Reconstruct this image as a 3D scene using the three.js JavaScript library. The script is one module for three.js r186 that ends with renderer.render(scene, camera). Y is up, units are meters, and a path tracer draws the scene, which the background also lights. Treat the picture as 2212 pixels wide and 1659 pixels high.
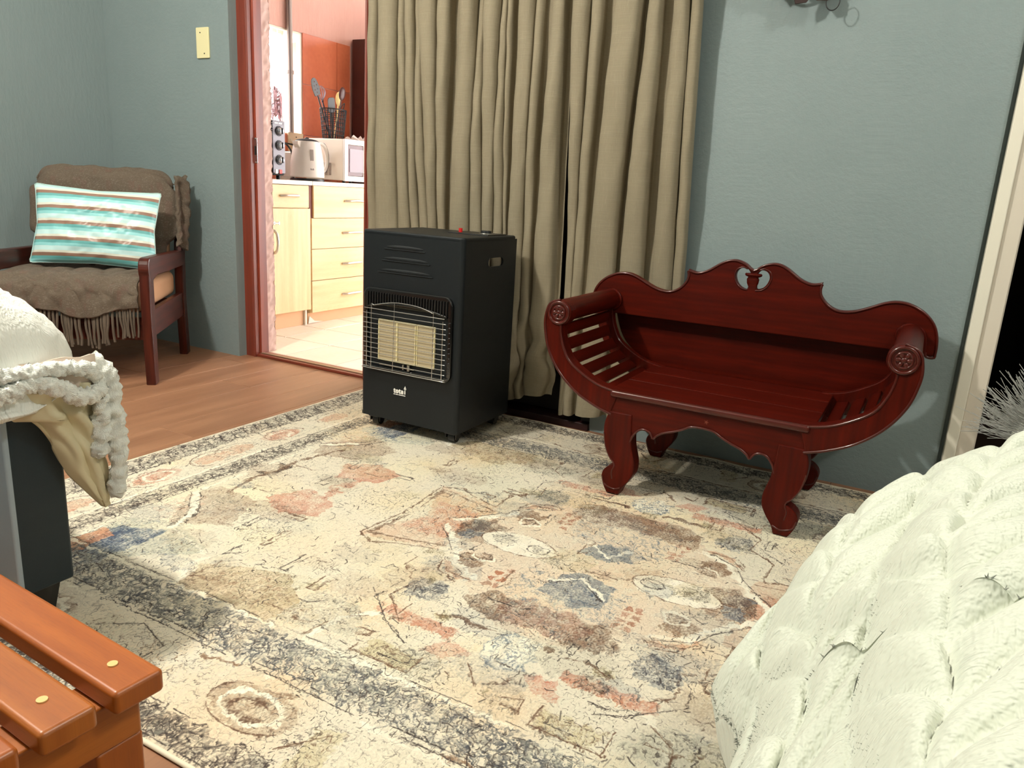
import * as THREE from 'three';
import { RoundedBoxGeometry } from 'three/addons/geometries/RoundedBoxGeometry.js';
import { mergeGeometries, mergeVertices, toCreasedNormals } from 'three/addons/utils/BufferGeometryUtils.js';
import { MeshSurfaceSampler } from 'three/addons/math/MeshSurfaceSampler.js';
import { createNoise2D, createNoise3D } from 'simplex-noise';

// ---------- camera, sky, lamps, exposure ----------
const scene = new THREE.Scene();
const renderer = new THREE.WebGLRenderer({ antialias: true });
renderer.toneMapping = THREE.LinearToneMapping;
renderer.toneMappingExposure = 0.46;
renderer.shadowMap.enabled = true;
const D2R = Math.PI / 180;
const camera = new THREE.PerspectiveCamera(53.9, 2212 / 1659, 0.05, 60);
camera.position.set(0, 0.95, 2.802);
camera.rotation.set(-14.388 * D2R, 28.063 * D2R, 3.347 * D2R, 'YXZ');
scene.background = new THREE.Color().setRGB(1.0, 0.96, 0.93);       // overcast sky seen through the kitchen windows
scene.backgroundIntensity = 23;
const LAMP_A = { at: [-2.15, 2.7, 2.4], power: 45, color: new THREE.Color().setRGB(1, 0.965, 0.86) };
const LAMP_B = { at: [1.2, 2.7, 1.6], power: 13, color: new THREE.Color().setRGB(1, 0.965, 0.88) };

// ---------- helpers ----------
function rng(seed) { let a = seed >>> 0; return () => { a |= 0; a = (a + 0x6D2B79F5) | 0; let t = Math.imul(a ^ (a >>> 15), 1 | a); t = (t + Math.imul(t ^ (t >>> 7), 61 | t)) ^ t; return ((t ^ (t >>> 14)) >>> 0) / 4294967296; }; }
const n2 = createNoise2D(rng(11)), n3 = createNoise3D(rng(12));
const V = (x, y, z) => new THREE.Vector3(x, y, z), V2 = (x, y) => new THREE.Vector2(x, y);
const lerp = (a, b, t) => a + (b - a) * t, clamp = (x, a, b) => Math.min(b, Math.max(a, x)), smooth = (a, b, x) => { const t = clamp((x - a) / (b - a), 0, 1); return t * t * (3 - 2 * t); };
const taken = {};
function numbered(name) { const n = taken[name] = (taken[name] ?? -1) + 1; return n ? name + '_' + String(n).padStart(3, '0') : name; }
function prep(g) {
  let h = g.index ? g.toNonIndexed() : g;
  if (!h.attributes.normal) h.computeVertexNormals();
  if (!h.attributes.uv) h.setAttribute('uv', new THREE.BufferAttribute(new Float32Array(h.attributes.position.count * 2), 2));
  for (const k of Object.keys(h.attributes)) if (!['position', 'normal', 'uv'].includes(k)) h.deleteAttribute(k);
  h.morphAttributes = {}; h.clearGroups();
  return h;
}
function join(list) { const a = (Array.isArray(list) ? list : [list]); return a.length === 1 ? a[0] : mergeGeometries(a.map(prep), false); }
function M(name, geos, mat, parent = scene) {
  const m = new THREE.Mesh(join(geos), mat);
  m.name = parent === scene ? numbered(name) : name; parent.add(m); return m;
}
function thing(name, label, category, at = [0, 0, 0], turn = 0, group) {
  const o = new THREE.Group(); o.name = numbered(name); o.position.set(...at); o.rotation.y = turn; o.userData = { label, category };
  if (group) o.userData.group = group;
  scene.add(o); return o;
}
function tag(o, label, category, group) { o.userData.label = label; o.userData.category = category; if (group) o.userData.group = group; return o; }
function struct(o, label, category) { o.userData.kind = 'structure'; if (label) o.userData.label = label; if (category) o.userData.category = category; return o; }
function sgroup(name, label, category) { const o = new THREE.Group(); o.name = numbered(name); scene.add(o); return struct(o, label, category); }
const box = (w, h, d, x = 0, y = 0, z = 0, r = 0.003, seg = 2) => (r > 0 ? new RoundedBoxGeometry(w, h, d, seg, Math.min(r, w / 2.01, h / 2.01, d / 2.01)) : new THREE.BoxGeometry(w, h, d)).translate(x, y, z);
const span = (x0, x1, y0, y1, z0, z1, r = 0.003, seg = 2) => box(x1 - x0, y1 - y0, z1 - z0, (x0 + x1) / 2, (y0 + y1) / 2, (z0 + z1) / 2, r, seg);
const cyl = (r0, r1, h, x = 0, y = 0, z = 0, n = 24) => new THREE.CylinderGeometry(r0, r1, h, n).translate(x, y, z);
const curve = (pts, closed = false, tension = 0.5) => new THREE.CatmullRomCurve3(pts.map((p) => (p.isVector3 ? p : V(...p))), closed, 'catmullrom', tension);
const tube = (pts, r, n = 32, k = 8, closed = false) => new THREE.TubeGeometry(curve(pts, closed), n, r, k, closed);
function rod(a, b, r, k = 8) { const A = V(...a), B = V(...b), L = A.distanceTo(B); return new THREE.CylinderGeometry(r, r, L, k).applyQuaternion(new THREE.Quaternion().setFromUnitVectors(V(0, 1, 0), B.clone().sub(A).normalize())).translate((A.x + B.x) / 2, (A.y + B.y) / 2, (A.z + B.z) / 2); }
function ext(shape, depth, bevel = 0.003, seg = 2, curveSeg = 10) {
  return new THREE.ExtrudeGeometry(shape, { depth: Math.max(1e-4, depth - 2 * bevel), bevelEnabled: bevel > 0, bevelThickness: bevel, bevelSize: bevel, bevelOffset: -bevel, bevelSegments: seg, curveSegments: curveSeg, steps: 1 }).translate(0, 0, bevel);
}
const poly = (pts) => new THREE.Shape(pts.map((p) => V2(p[0], p[1])));
function splinePts(pts, n = 60, closed = false) { const c = new THREE.SplineCurve(closed ? [...pts, pts[0]].map((p) => V2(...p)) : pts.map((p) => V2(...p))); return c.getPoints(n).map((p) => [p.x, p.y]); }
function roundRect(w, h, r, x = 0, y = 0) { const s = new THREE.Shape(), a = x - w / 2, b = y - h / 2; s.moveTo(a + r, b); s.lineTo(a + w - r, b); s.absarc(a + w - r, b + r, r, -Math.PI / 2, 0); s.lineTo(a + w, b + h - r); s.absarc(a + w - r, b + h - r, r, 0, Math.PI / 2); s.lineTo(a + r, b + h); s.absarc(a + r, b + h - r, r, Math.PI / 2, Math.PI); s.lineTo(a, b + r); s.absarc(a + r, b + r, r, Math.PI, Math.PI * 1.5); return s; }
function grid(nu, nv, fn, closedU = false) {
  const p = [], uv = [], ix = [];
  for (let j = 0; j <= nv; j++) for (let i = 0; i <= nu; i++) { const q = fn(i / nu, j / nv); p.push(q.x, q.y, q.z); uv.push(q.u ?? i / nu, q.v ?? j / nv); }
  for (let j = 0; j < nv; j++) for (let i = 0; i < nu; i++) { const a = j * (nu + 1) + i, b = a + 1, c = a + nu + 1, d = c + 1; ix.push(a, b, d, a, d, c); }
  const g = new THREE.BufferGeometry(); g.setAttribute('position', new THREE.Float32BufferAttribute(p, 3)); g.setAttribute('uv', new THREE.Float32BufferAttribute(uv, 2)); g.setIndex(ix); g.computeVertexNormals(); return g;
}
function thick(g, t, dir) {                      // closes a grid surface into a cloth of thickness t
  const h = g.clone(), P = g.attributes.position, N = g.attributes.normal, Q = h.attributes.position, n = P.count;
  for (let i = 0; i < n; i++) dir ? Q.setXYZ(i, P.getX(i) - dir.x * t, P.getY(i) - dir.y * t, P.getZ(i) - dir.z * t) : Q.setXYZ(i, P.getX(i) - N.getX(i) * t, P.getY(i) - N.getY(i) * t, P.getZ(i) - N.getZ(i) * t);
  const ix = g.index.array, edges = new Map(), out = [];
  for (let i = 0; i < ix.length; i += 3) for (const [a, b] of [[ix[i], ix[i + 1]], [ix[i + 1], ix[i + 2]], [ix[i + 2], ix[i]]]) { const k = a < b ? a + '_' + b : b + '_' + a; edges.set(k, edges.has(k) ? null : [a, b]); }
  const all = new THREE.BufferGeometry(), pos = new Float32Array(n * 6), uv = new Float32Array(n * 4), idx = [];
  for (let i = 0; i < n; i++) { pos.set([P.getX(i), P.getY(i), P.getZ(i)], i * 3); pos.set([Q.getX(i), Q.getY(i), Q.getZ(i)], (n + i) * 3); const u = g.attributes.uv; uv.set([u.getX(i), u.getY(i)], i * 2); uv.set([u.getX(i), u.getY(i)], (n + i) * 2); }
  for (let i = 0; i < ix.length; i += 3) { idx.push(ix[i], ix[i + 1], ix[i + 2], n + ix[i + 2], n + ix[i + 1], n + ix[i]); }
  for (const e of edges.values()) if (e) { const [a, b] = e; idx.push(b, a, n + a, b, n + a, n + b); }
  all.setAttribute('position', new THREE.BufferAttribute(pos, 3)); all.setAttribute('uv', new THREE.BufferAttribute(uv, 2)); all.setIndex(idx); all.computeVertexNormals(); return all;
}
function muv(g, grain = 'x', s = 1, off = 0) {   // uv in metres, u along the grain
  const h = prep(g), P = h.attributes.position, N = h.attributes.normal, U = h.attributes.uv, ax = 'xyz'.indexOf(grain);
  for (let i = 0; i < P.count; i++) {
    const p = [P.getX(i), P.getY(i), P.getZ(i)], n = [Math.abs(N.getX(i)), Math.abs(N.getY(i)), Math.abs(N.getZ(i))];
    let w = n[0] > n[1] && n[0] > n[2] ? 0 : n[1] > n[2] ? 1 : 2;
    if (w === ax) { const o = [0, 1, 2].filter((k) => k !== ax); U.setXY(i, p[o[0]] * s * 0.3 + off, p[o[1]] * s + off); }
    else { const o = 3 - w - ax; U.setXY(i, p[ax] * s + off, p[o] * s + off * 1.7); }
  }
  return h;
}
function jitter(g, amp, freq, seed = 0) { const h = mergeVertices((() => { const q = g.clone(); q.deleteAttribute('normal'); return q; })()); h.computeVertexNormals(); const P = h.attributes.position, N = h.attributes.normal; for (let i = 0; i < P.count; i++) { const k = amp * n3(P.getX(i) * freq + seed, P.getY(i) * freq, P.getZ(i) * freq); P.setXYZ(i, P.getX(i) + N.getX(i) * k, P.getY(i) + N.getY(i) * k, P.getZ(i) + N.getZ(i) * k); } h.computeVertexNormals(); return h; }
function fuzz(mesh, parent, n, len, rad, mat, seed, keep) {   // short fibres standing on a fleece surface
  const g = new THREE.ConeGeometry(rad, len, 3, 1, true).translate(0, len * 0.4, 0), r = rng(seed);
  const smp = new MeshSurfaceSampler(mesh).setRandomGenerator(r).build(), im = new THREE.InstancedMesh(g, mat, n);
  const P = V(0, 0, 0), N = V(0, 0, 0), q = new THREE.Quaternion(), m = new THREE.Matrix4(), up = V(0, 1, 0); let k = 0;
  for (let i = 0; i < n * 12 && k < n; i++) { smp.sample(P, N); const a = r() - .5, b = r() - .5, c = r() - .5, s = 0.6 + r() * 0.8; if (keep && !keep(P, N)) continue; N.x += a * 1.1; N.y += b * 1.1; N.z += c * 1.1; q.setFromUnitVectors(up, N.normalize()); im.setMatrixAt(k++, m.compose(P, q, V(s, s, s))); }
  im.count = k; im.name = 'fibre_pile'; im.userData.kind = 'stuff'; parent.add(im); return im;
}
function tex(w, h, draw, rx = 1, ry = 1, srgb = true) {
  const c = document.createElement('canvas'); c.width = w; c.height = h; draw(c.getContext('2d'), w, h);
  const t = new THREE.CanvasTexture(c); t.wrapS = t.wrapT = THREE.RepeatWrapping; t.repeat.set(rx, ry); if (srgb) t.colorSpace = THREE.SRGBColorSpace; return t;
}
function pix(ctx, w, h, fn) { const im = ctx.createImageData(w, h), d = im.data; for (let y = 0; y < h; y++) for (let x = 0; x < w; x++) { const c = fn(x / w, y / h), k = (y * w + x) * 4; d[k] = c[0]; d[k + 1] = c[1]; d[k + 2] = c[2]; d[k + 3] = 255; } ctx.putImageData(im, 0, 0); }
const mixc = (a, b, t) => [lerp(a[0], b[0], t), lerp(a[1], b[1], t), lerp(a[2], b[2], t)];
// tiling noise: a torus walk through 3d noise is enough for small periods
function tn(u, v, fu, fv, seed) { const a = u * 2 * Math.PI, b = v * 2 * Math.PI; return 0.5 * (n3(Math.cos(a) * fu + seed, Math.sin(a) * fu, Math.cos(b) * fv + Math.sin(b) * fv * 0.7) + n3(Math.cos(b) * fv - seed, Math.sin(b) * fv, Math.sin(a) * fu + 7)); }
function wood(light, mid, dark, seed, rings = 9, metres = 1) {   // grain runs along u
  return tex(512, 512, (ctx, w, h) => pix(ctx, w, h, (u, v) => {
    const warp = tn(u, v, 0.22, 0.7, seed) * 0.05;
    const a = 0.5 + 0.5 * Math.sin((v + warp) * rings * 2 * Math.PI + 1.2 * tn(u, v, 0.2, 2.2, seed + 5));
    const broad = tn(u, v, 0.25, 2.5, seed + 2), fine = tn(u, v, 0.7, 26, seed + 9), pore = tn(u, v, 2.2, 70, seed + 17);
    let c = mixc(mid, light, clamp(0.45 + 0.22 * (a - 0.5) + 0.4 * broad + 0.25 * fine, 0, 1)); return mixc(c, dark, clamp(0.1 + 0.3 * Math.max(0, pore - 0.1) + 0.12 * (1 - a) + 0.18 * fine - 0.15 * broad, 0, 1));
  }), 1 / metres, 1 / metres);
}
const grainBump = (fu, fv, seed, rep = 1) => tex(256, 256, (ctx, w, h) => pix(ctx, w, h, (u, v) => { const k = 128 + 120 * tn(u, v, fu, fv, seed); return [k, k, k]; }), rep, rep, false);
const S = (hex, rough = 0.6, extra = {}) => new THREE.MeshStandardMaterial({ color: hex, roughness: rough, ...extra });
const Ph = (hex, rough, extra = {}) => new THREE.MeshPhysicalMaterial({ color: hex, roughness: rough, ...extra });

// ---------- materials ----------
const plasterBump = tex(512, 512, (ctx, w, h) => pix(ctx, w, h, (u, v) => { const k = 128 + 55 * tn(u, v, 6, 6, 3) + 50 * tn(u, v, 22, 22, 8); return [k, k, k]; }), 1.2, 1.2, false);
const paintMap = (a, b, seed) => tex(512, 512, (ctx, w, h) => pix(ctx, w, h, (u, v) => mixc(a, b, clamp(0.5 + 0.35 * tn(u, v, 1.2, 1.2, seed) + 0.25 * tn(u, v, 7, 7, seed + 3), 0, 1))), 0.6, 0.6);
const mWall = S('#ffffff', 0.62, { map: paintMap([130, 143, 144], [124, 138, 139], 21), bumpMap: plasterBump, bumpScale: 0.0015 });
const mPink = S('#ffffff', 0.75, { map: paintMap([214, 168, 154], [208, 160, 146], 31), bumpMap: plasterBump, bumpScale: 0.003 });
const mCeil = S('#e9e6dc', 0.9), mDark = S('#0b0908', 0.8), mBlack = S('#0d0d0e', 0.4), mBlackMatt = S('#141416', 0.7);
const mWhitePaint = S('#e8e2d2', 0.45), mChrome = S('#d8d8d8', 0.22, { metalness: 1 }), mSteel = S('#b9b6b0', 0.35, { metalness: 1 });
const tFloor = [0, 1, 2, 3].map((k) => wood([166, 122, 92], [146, 103, 76], [112, 77, 56], 40 + k * 7, 3 + k, 1));
const mPlank = tFloor.map((t) => S('#ffffff', 0.42, { map: t, bumpMap: grainBump(0.6, 20, 4), bumpScale: 0.0006 }));
const tMahog = wood([86, 18, 6], [66, 11, 4], [32, 5, 2], 71, 5, 0.5);
const mMahog = Ph('#ffffff', 0.45, { map: tMahog, specularIntensity: 0.16, clearcoat: 0.12, clearcoatRoughness: 0.12 });
const tFrame = wood([142, 62, 40], [118, 46, 30], [80, 28, 18], 83, 6, 0.5);
const mFrame = Ph('#ffffff', 0.4, { map: tFrame, clearcoat: 0.3, clearcoatRoughness: 0.3 });
const tPine = wood([172, 98, 32], [154, 80, 20], [114, 54, 10], 97, 4, 0.4);
const mPine = [0, 1].map((k) => Ph(k ? '#ffffff' : '#fff4ea', 0.38, { map: tPine, clearcoat: 0.2, clearcoatRoughness: 0.3 }));
const tChair = wood([84, 34, 22], [64, 22, 14], [36, 12, 8], 61, 6, 0.5);
const mChair = Ph('#ffffff', 0.4, { map: tChair, specularIntensity: 0.4, clearcoat: 0.2, clearcoatRoughness: 0.2 });
const tBeech = wood([244, 220, 176], [236, 206, 156], [212, 170, 118], 55, 3, 0.7);
const mBeech = S('#ffffff', 0.45, { map: tBeech });

// ---------- lamps ----------
function ceilingLamp(L, label, name) {
  const o = thing(name, label, 'lamp', L.at);
  M('shade', new THREE.SphereGeometry(0.085, 32, 20), new THREE.MeshStandardMaterial({ color: '#fff8e6', emissive: L.color, emissiveIntensity: 3, roughness: 0.4 }), o);
  M('ceiling_rose', [cyl(0.06, 0.06, 0.03, 0, 0.155, 0), cyl(0.02, 0.03, 0.08, 0, 0.11, 0)], mWhitePaint, o);
  const p = new THREE.PointLight(L.color, L.power, 0, 2); p.position.set(...L.at); p.castShadow = true; p.shadow.radius = 4; p.name = 'bulb'; scene.add(p);
}
ceilingLamp(LAMP_A, 'round white glowing globe lamp on the ceiling above the rug', 'ceiling_lamp');
ceilingLamp(LAMP_B, 'smaller glowing globe lamp on the ceiling near the white door frame', 'ceiling_lamp');
// ---------- room shell ----------
const RX0 = -4.12, RX1 = 1.9, RZ1 = 4.4, RY = 2.9;
const wallGeo = (list) => list.map((a) => muv(span(...a, 0), 'x'));
struct(M('wall_back', wallGeo([
  [RX0 - 0.22, -3.166, 0, RY, -0.22, 0], [-2.29, -2.08, 0, RY, -0.22, 0], [-1.12, 0.133, 0, RY, -0.22, 0], [1.12, RX1 + 0.2, 0, RY, -0.22, 0],
  [-3.166, -2.29, 2.06, RY, -0.22, 0], [-2.08, -1.12, 2.06, RY, -0.22, 0], [0.126, 1.12, 2.12, RY, -0.22, 0], [0.133, 0.2, 0, 2.12, -0.22, -0.03]]), mWall), 'blue grey painted plaster wall behind the bench and curtains', 'wall');
struct(M('wall_left', wallGeo([[RX0 - 0.22, RX0, 0, RY, -0.02, RZ1 + 0.2]]), mWall), 'blue grey painted plaster wall left of the armchair', 'wall');
struct(M('wall_right', wallGeo([[RX1, RX1 + 0.2, 0, RY, 0, RZ1 + 0.2]]), mWall), 'blue grey side wall beside the white sofa', 'wall');
struct(M('wall_front', wallGeo([[RX0, RX1, 0, RY, RZ1, RZ1 + 0.2]]), mWall), 'blue grey wall behind the viewer', 'wall');
struct(M('ceiling', [span(RX0 - 0.2, RX1 + 0.2, RY, RY + 0.15, -3.7, RZ1 + 0.2, 0)], mCeil), 'off white ceiling', 'ceiling');

const floor = struct(M('floor', [span(RX0 - 0.2, RX1 + 0.2, -0.12, -0.009, -0.06, RZ1 + 0.2, 0)], S('#3a2416', 0.9)), 'brown wood look laminate floor of long planks', 'floor');
{
  const r = rng(5), W = 0.19, Lg = 1.22, proto = {};
  const plankGeo = (w, l) => { const k = w.toFixed(3) + '_' + l.toFixed(3); if (!proto[k]) { const s = poly([[-w / 2, -l / 2], [w / 2, -l / 2], [w / 2, l / 2], [-w / 2, l / 2]]); proto[k] = muv(ext(s, 0.009, 0.0014, 1).rotateX(-Math.PI / 2).translate(0, -0.009, 0), 'z', 1, 0.13); } return proto[k]; };
  for (let i = 0, x = -2.645 - 8 * W; x < RX1; x += W, i++) {
    if (x + W < RX0) continue;
    let z = -0.06 - ((i * 0.457) % Lg);
    if (Math.abs(x + 2.455 - 0) < 0.02) z = 1.024 - 2 * Lg;
    for (; z < RZ1; z += Lg) {
      const a = Math.max(z, -0.06), b = Math.min(z + Lg, RZ1), x0 = Math.max(x, RX0), x1 = Math.min(x + W, RX1); if (b - a < 0.04 || x1 - x0 < 0.02) continue;
      const m = M('plank', plankGeo(+(x1 - x0 - 0.0012).toFixed(3), +(b - a - 0.0012).toFixed(3)), mPlank[Math.floor(r() * 4)], floor); m.position.set((x0 + x1) / 2, 0, (a + b) / 2);
    }
  }
}
// brown door frame round the kitchen doorway
function frameJamb(sign, x, h) {
  const p = [[0, .05], [.054, .05], [.058, .045], [.066, .043], [.072, .05], [.072, .078], [.083, .08], [.083, .102], [.072, .106], [.072, .14], [0, .14]].map(([a, b]) => [x + sign * a, b]);
  const g = new THREE.ExtrudeGeometry(poly(sign > 0 ? p : p.reverse()), { depth: h, bevelEnabled: false }).rotateX(-Math.PI / 2);
  return muv(g, 'y');
}
{
  const o = sgroup('door_1', 'red brown varnished timber frame of the open kitchen doorway', 'door frame');
  M('jamb', frameJamb(1, -3.166, 2.06), mFrame, o); M('jamb', frameJamb(-1, -2.29, 2.06), mFrame, o);
  M('head', muv(span(-3.1, -2.36, 1.985, 2.06, -0.14, -0.05), 'x'), mFrame, o);
  const s = M('strike_plate', [ext((() => { const s = roundRect(0.022, 0.125, 0.003); const h = new THREE.Path(); h.moveTo(-0.006, -0.022); h.lineTo(0.006, -0.022); h.lineTo(0.006, 0.022); h.lineTo(-0.006, 0.022); s.holes.push(h); return s; })(), 0.003, 0.0006, 1)], mChrome, o); s.position.set(-3.088, 1.07, -0.0795); s.rotation.y = 0.1; s.userData.label = 'steel strike plate let into the jamb';
  M('strike_hole', box(0.012, 0.044, 0.004, -3.088, 1.07, -0.0795, 0), mDark, o);
  for (const y of [1.012, 1.128]) M('screw', cyl(0.0035, 0.0035, 0.003).rotateX(Math.PI / 2).translate(-3.088, y, -0.0755), mSteel, o);
  const t = sgroup('trim_1', 'worn timber threshold strip across the kitchen doorway', 'threshold');
  M('strip', muv(span(-3.094, -2.362, 0, 0.014, -0.135, -0.055), 'x'), mFrame, t);
  M('metal_edge', span(-3.094, -2.362, 0.012, 0.019, -0.1, -0.078, 0.002), S('#a08a70', 0.4, { metalness: 0.7 }), t);
  const rev = M('trim', [jitter(new THREE.BoxGeometry(0.03, 2.0, 0.1, 2, 160, 8).translate(-3.152, 1.0, -0.185), 0.006, 30)], S('#d9bdb4', 0.85), scene); rev.name = 'trim_2'; struct(rev, 'rough pinkish plaster edge inside the kitchen doorway', 'plaster');
  const rev2 = M('trim', [span(-2.31, -2.27, 0, 2.0, -0.24, -0.14, 0)], S('#d9bdb4', 0.85), scene); rev2.name = 'trim_3'; struct(rev2, 'plaster edge on the curtained side of the doorway', 'plaster');
}
// dark door behind the curtains
{
  const o = sgroup('door_2', 'dark wooden door hidden behind the long curtains', 'door');
  const mD = S('#2a1610', 0.5, { map: tFrame });
  M('leaf', muv(span(-2.04, -1.16, 0.03, 2.02, -0.13, -0.09), 'y'), mD, o);
  for (const [a, b] of [[-1.98, -1.64], [-1.56, -1.22]]) for (const [c, d] of [[0.2, 0.95], [1.1, 1.9]]) M('panel', muv(span(a, b, c, d, -0.1, -0.08, 0.008), 'y'), mD, o);
  M('frame', [[-2.08, -2.03, 0, 2.06], [-1.17, -1.12, 0, 2.06], [-2.03, -1.17, 2.02, 2.06]].map((a) => muv(span(...a, -0.15, -0.02), 'y')), mD, o);
  M('sill', muv(span(-2.08, -1.12, 0, 0.03, -0.15, 0.015), 'x'), S('#5a2c20', .6, { map: tFrame }), o);
}
// white frame and dark room at the right
{
  const o = sgroup('door_3', 'white painted door frame beside the dark doorway', 'door frame');
  M('architrave', [span(0.146, 0.181, 0, 2.1, -0.09, 0.032, 0.004)], mWhitePaint, o);
  M('jamb', [span(0.181, 0.228, 0, 2.1, -0.2, 0.02, 0.003), span(0.228, 0.24, 0, 2.1, -0.2, -0.1, 0.002)], S('#d9cfc0', 0.5), o);
  M('jamb', [span(1.05, 1.12, 0, 2.1, -0.2, 0.02, 0.003)], mWhitePaint, o);
  M('head', [span(0.146, 1.12, 2.05, 2.12, -0.2, 0.025, 0.003)], mWhitePaint, o);
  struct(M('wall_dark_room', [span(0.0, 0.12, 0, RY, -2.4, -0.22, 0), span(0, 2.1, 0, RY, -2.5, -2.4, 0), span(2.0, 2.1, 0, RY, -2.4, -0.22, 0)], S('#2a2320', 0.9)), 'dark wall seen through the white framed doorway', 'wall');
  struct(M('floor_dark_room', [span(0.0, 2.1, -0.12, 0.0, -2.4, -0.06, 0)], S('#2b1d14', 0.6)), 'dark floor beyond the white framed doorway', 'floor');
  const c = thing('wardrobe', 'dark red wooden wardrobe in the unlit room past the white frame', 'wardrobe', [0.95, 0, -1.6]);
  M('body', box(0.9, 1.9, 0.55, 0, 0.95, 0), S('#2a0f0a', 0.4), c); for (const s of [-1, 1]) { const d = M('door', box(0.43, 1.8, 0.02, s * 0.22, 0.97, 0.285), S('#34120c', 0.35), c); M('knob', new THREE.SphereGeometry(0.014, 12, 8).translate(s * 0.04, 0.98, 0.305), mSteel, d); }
}
// ---------- kitchen shell ----------
const KX0 = -4.13, KX1 = -0.95, KZ = -3.4;
struct(M('wall_kitchen_left', wallGeo([[KX0 - 0.2, KX0, 0, 1.24, KZ - 0.2, -0.02], [KX0 - 0.2, KX0, 1.935, RY, KZ - 0.2, -0.02], [KX0 - 0.2, KX0, 1.24, 1.935, KZ - 0.2, -1.498], [KX0 - 0.2, KX0, 1.24, 1.935, -0.75, -0.02]]), mPink), 'pale pink kitchen wall around the bright window', 'wall');
struct(M('wall_kitchen_far', wallGeo([[KX0, KX1, 0, 0.3, KZ - 0.2, KZ], [KX0, KX1, 2.5, RY, KZ - 0.2, KZ], [KX0, -3.4, 0.3, 2.5, KZ - 0.2, KZ], [-1.1, KX1, 0.3, 2.5, KZ - 0.2, KZ]]), mPink), 'pale pink far kitchen wall with a large window', 'wall');
struct(M('wall_kitchen_right', wallGeo([[KX1, KX1 + 0.18, 0, 0.1, KZ - 0.2, -0.22], [KX1, KX1 + 0.18, 2.45, RY, KZ - 0.2, -0.22], [KX1, KX1 + 0.18, 0.1, 2.45, -0.45, -0.22], [KX1, KX1 + 0.18, 0.1, 2.45, KZ - 0.2, -3.25]]), mPink), 'pale pink kitchen wall with wide glass doors', 'wall');
const mGlass = Ph('#ffffff', 0.02, { transmission: 1, thickness: 0, ior: 1.45 });
function windowIn(name, label, at, w, h, cols, thickDir) {
  const o = sgroup(name, label, 'window'); o.position.set(...at); o.rotation.y = thickDir ? 0 : Math.PI / 2;
  const f = w < 1 ? 0.012 : 0.035;
  M('window_frame', [span(-w / 2, w / 2, -h / 2, -h / 2 + f, -.02, .02), span(-w / 2, w / 2, h / 2 - f, h / 2, -.02, .02), span(-w / 2, -w / 2 + f, -h / 2, h / 2, -.02, .02), span(w / 2 - f, w / 2, -h / 2, h / 2, -.02, .02)], mWhitePaint, o);
  for (let i = 1; i < cols; i++) M('mullion', span(-w / 2 + w * i / cols - 0.014, -w / 2 + w * i / cols + 0.014, -h / 2, h / 2, -.018, .018), mWhitePaint, o);
  for (let i = 0; i < cols; i++) M('pane', span(-w / 2 + w * i / cols + 0.01, -w / 2 + w * (i + 1) / cols - 0.01, -h / 2 + .01, h / 2 - .01, -.002, .002, 0), mGlass, o);
}
windowIn('window_1', 'bright kitchen window beside the orange tiles', [KX0 - 0.022, 1.5875, -1.124], 0.748, 0.695, 1);
windowIn('window_2', 'wide kitchen glass doors opposite the cupboards', [KX1 + 0.09, 1.275, -1.85], 2.8, 2.35, 3);
windowIn('window_3', 'large window in the far kitchen wall', [-2.25, 1.4, KZ - 0.1], 2.3, 2.2, 3, true);
const kfloor = struct(M('floor_kitchen', [span(KX0 - 0.1, KX1 + 0.1, -0.12, -0.006, KZ - 0.1, -0.06, 0)], S('#4a2c22', 0.9)), 'pale tiled kitchen floor with dark joints', 'floor');
{
  const T = 0.355, r = rng(8), mats = [0, 1, 2].map((k) => S(['#fbf3e8', '#f8eee2', '#fdf7ee'][k], 0.3, { map: paintMap([255, 253, 250], [248, 240, 230], 60 + k) }));
  const g = muv(ext(poly([[-T / 2 + .004, -T / 2 + .004], [T / 2 - .004, -T / 2 + .004], [T / 2 - .004, T / 2 - .004], [-T / 2 + .004, T / 2 - .004]]), 0.006, 0.0015, 1).rotateX(-Math.PI / 2).translate(0, -0.006, 0), 'x');
  for (let i = 0; i < 10; i++) for (let j = 0; j < 9; j++) { const m = M('tile', g, mats[Math.floor(r() * 3)], kfloor); m.position.set(KX0 + T * (i + 0.63) + 0.0, 0, -0.185 - T * (j + 0.5) + (j === 0 ? 0 : 0)); }
  const e = muv(ext(poly([[-T / 2 + .003, -.02], [T / 2 - .003, -.02], [T / 2 - .003, .022], [-T / 2 + .003, .022]]), 0.006, 0.0015, 1).rotateX(-Math.PI / 2).translate(0, -0.006, 0), 'x');
  for (let i = 0; i < 10; i++) { const m = M('tile', e, mats[1], kfloor); m.position.set(KX0 + T * (i + 0.63), 0, -0.16); }
}
{ // orange wall tiles behind the microwave
  const o = sgroup('wall_tiles', 'orange terracotta splashback tiles behind the microwave', 'tiles');
  const mats = [0, 1, 2].map((k) => S('#ffffff', 0.35, { map: paintMap([[208, 118, 82], [202, 112, 78], [214, 128, 94]][k], [[188, 98, 66], [182, 92, 62], [196, 110, 78]][k], 80 + k * 5) }));
  const r = rng(3);
  for (const [y0, y1] of [[0.93, 1.245], [1.25, 1.595], [1.6, 1.935]]) for (const [z0, z1] of [[-1.853, -1.5], [-2.0, -1.857], [-1.14, -0.79], [-1.496, -1.144], [-0.786, -0.43]]) {
    if (y0 > 1.2 && z1 > -1.49) continue;
    const a = z1 - z0, b = y1 - y0; const m = M('tile', muv(ext(poly([[-a / 2, -b / 2], [a / 2, -b / 2], [a / 2, b / 2], [-a / 2, b / 2]]), 0.008, 0.0015, 1), 'x'), mats[Math.floor(r() * 3)], o);
    m.rotation.y = Math.PI / 2; m.position.set(KX0, (y0 + y1) / 2, (z0 + z1) / 2);
  }
}
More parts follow.
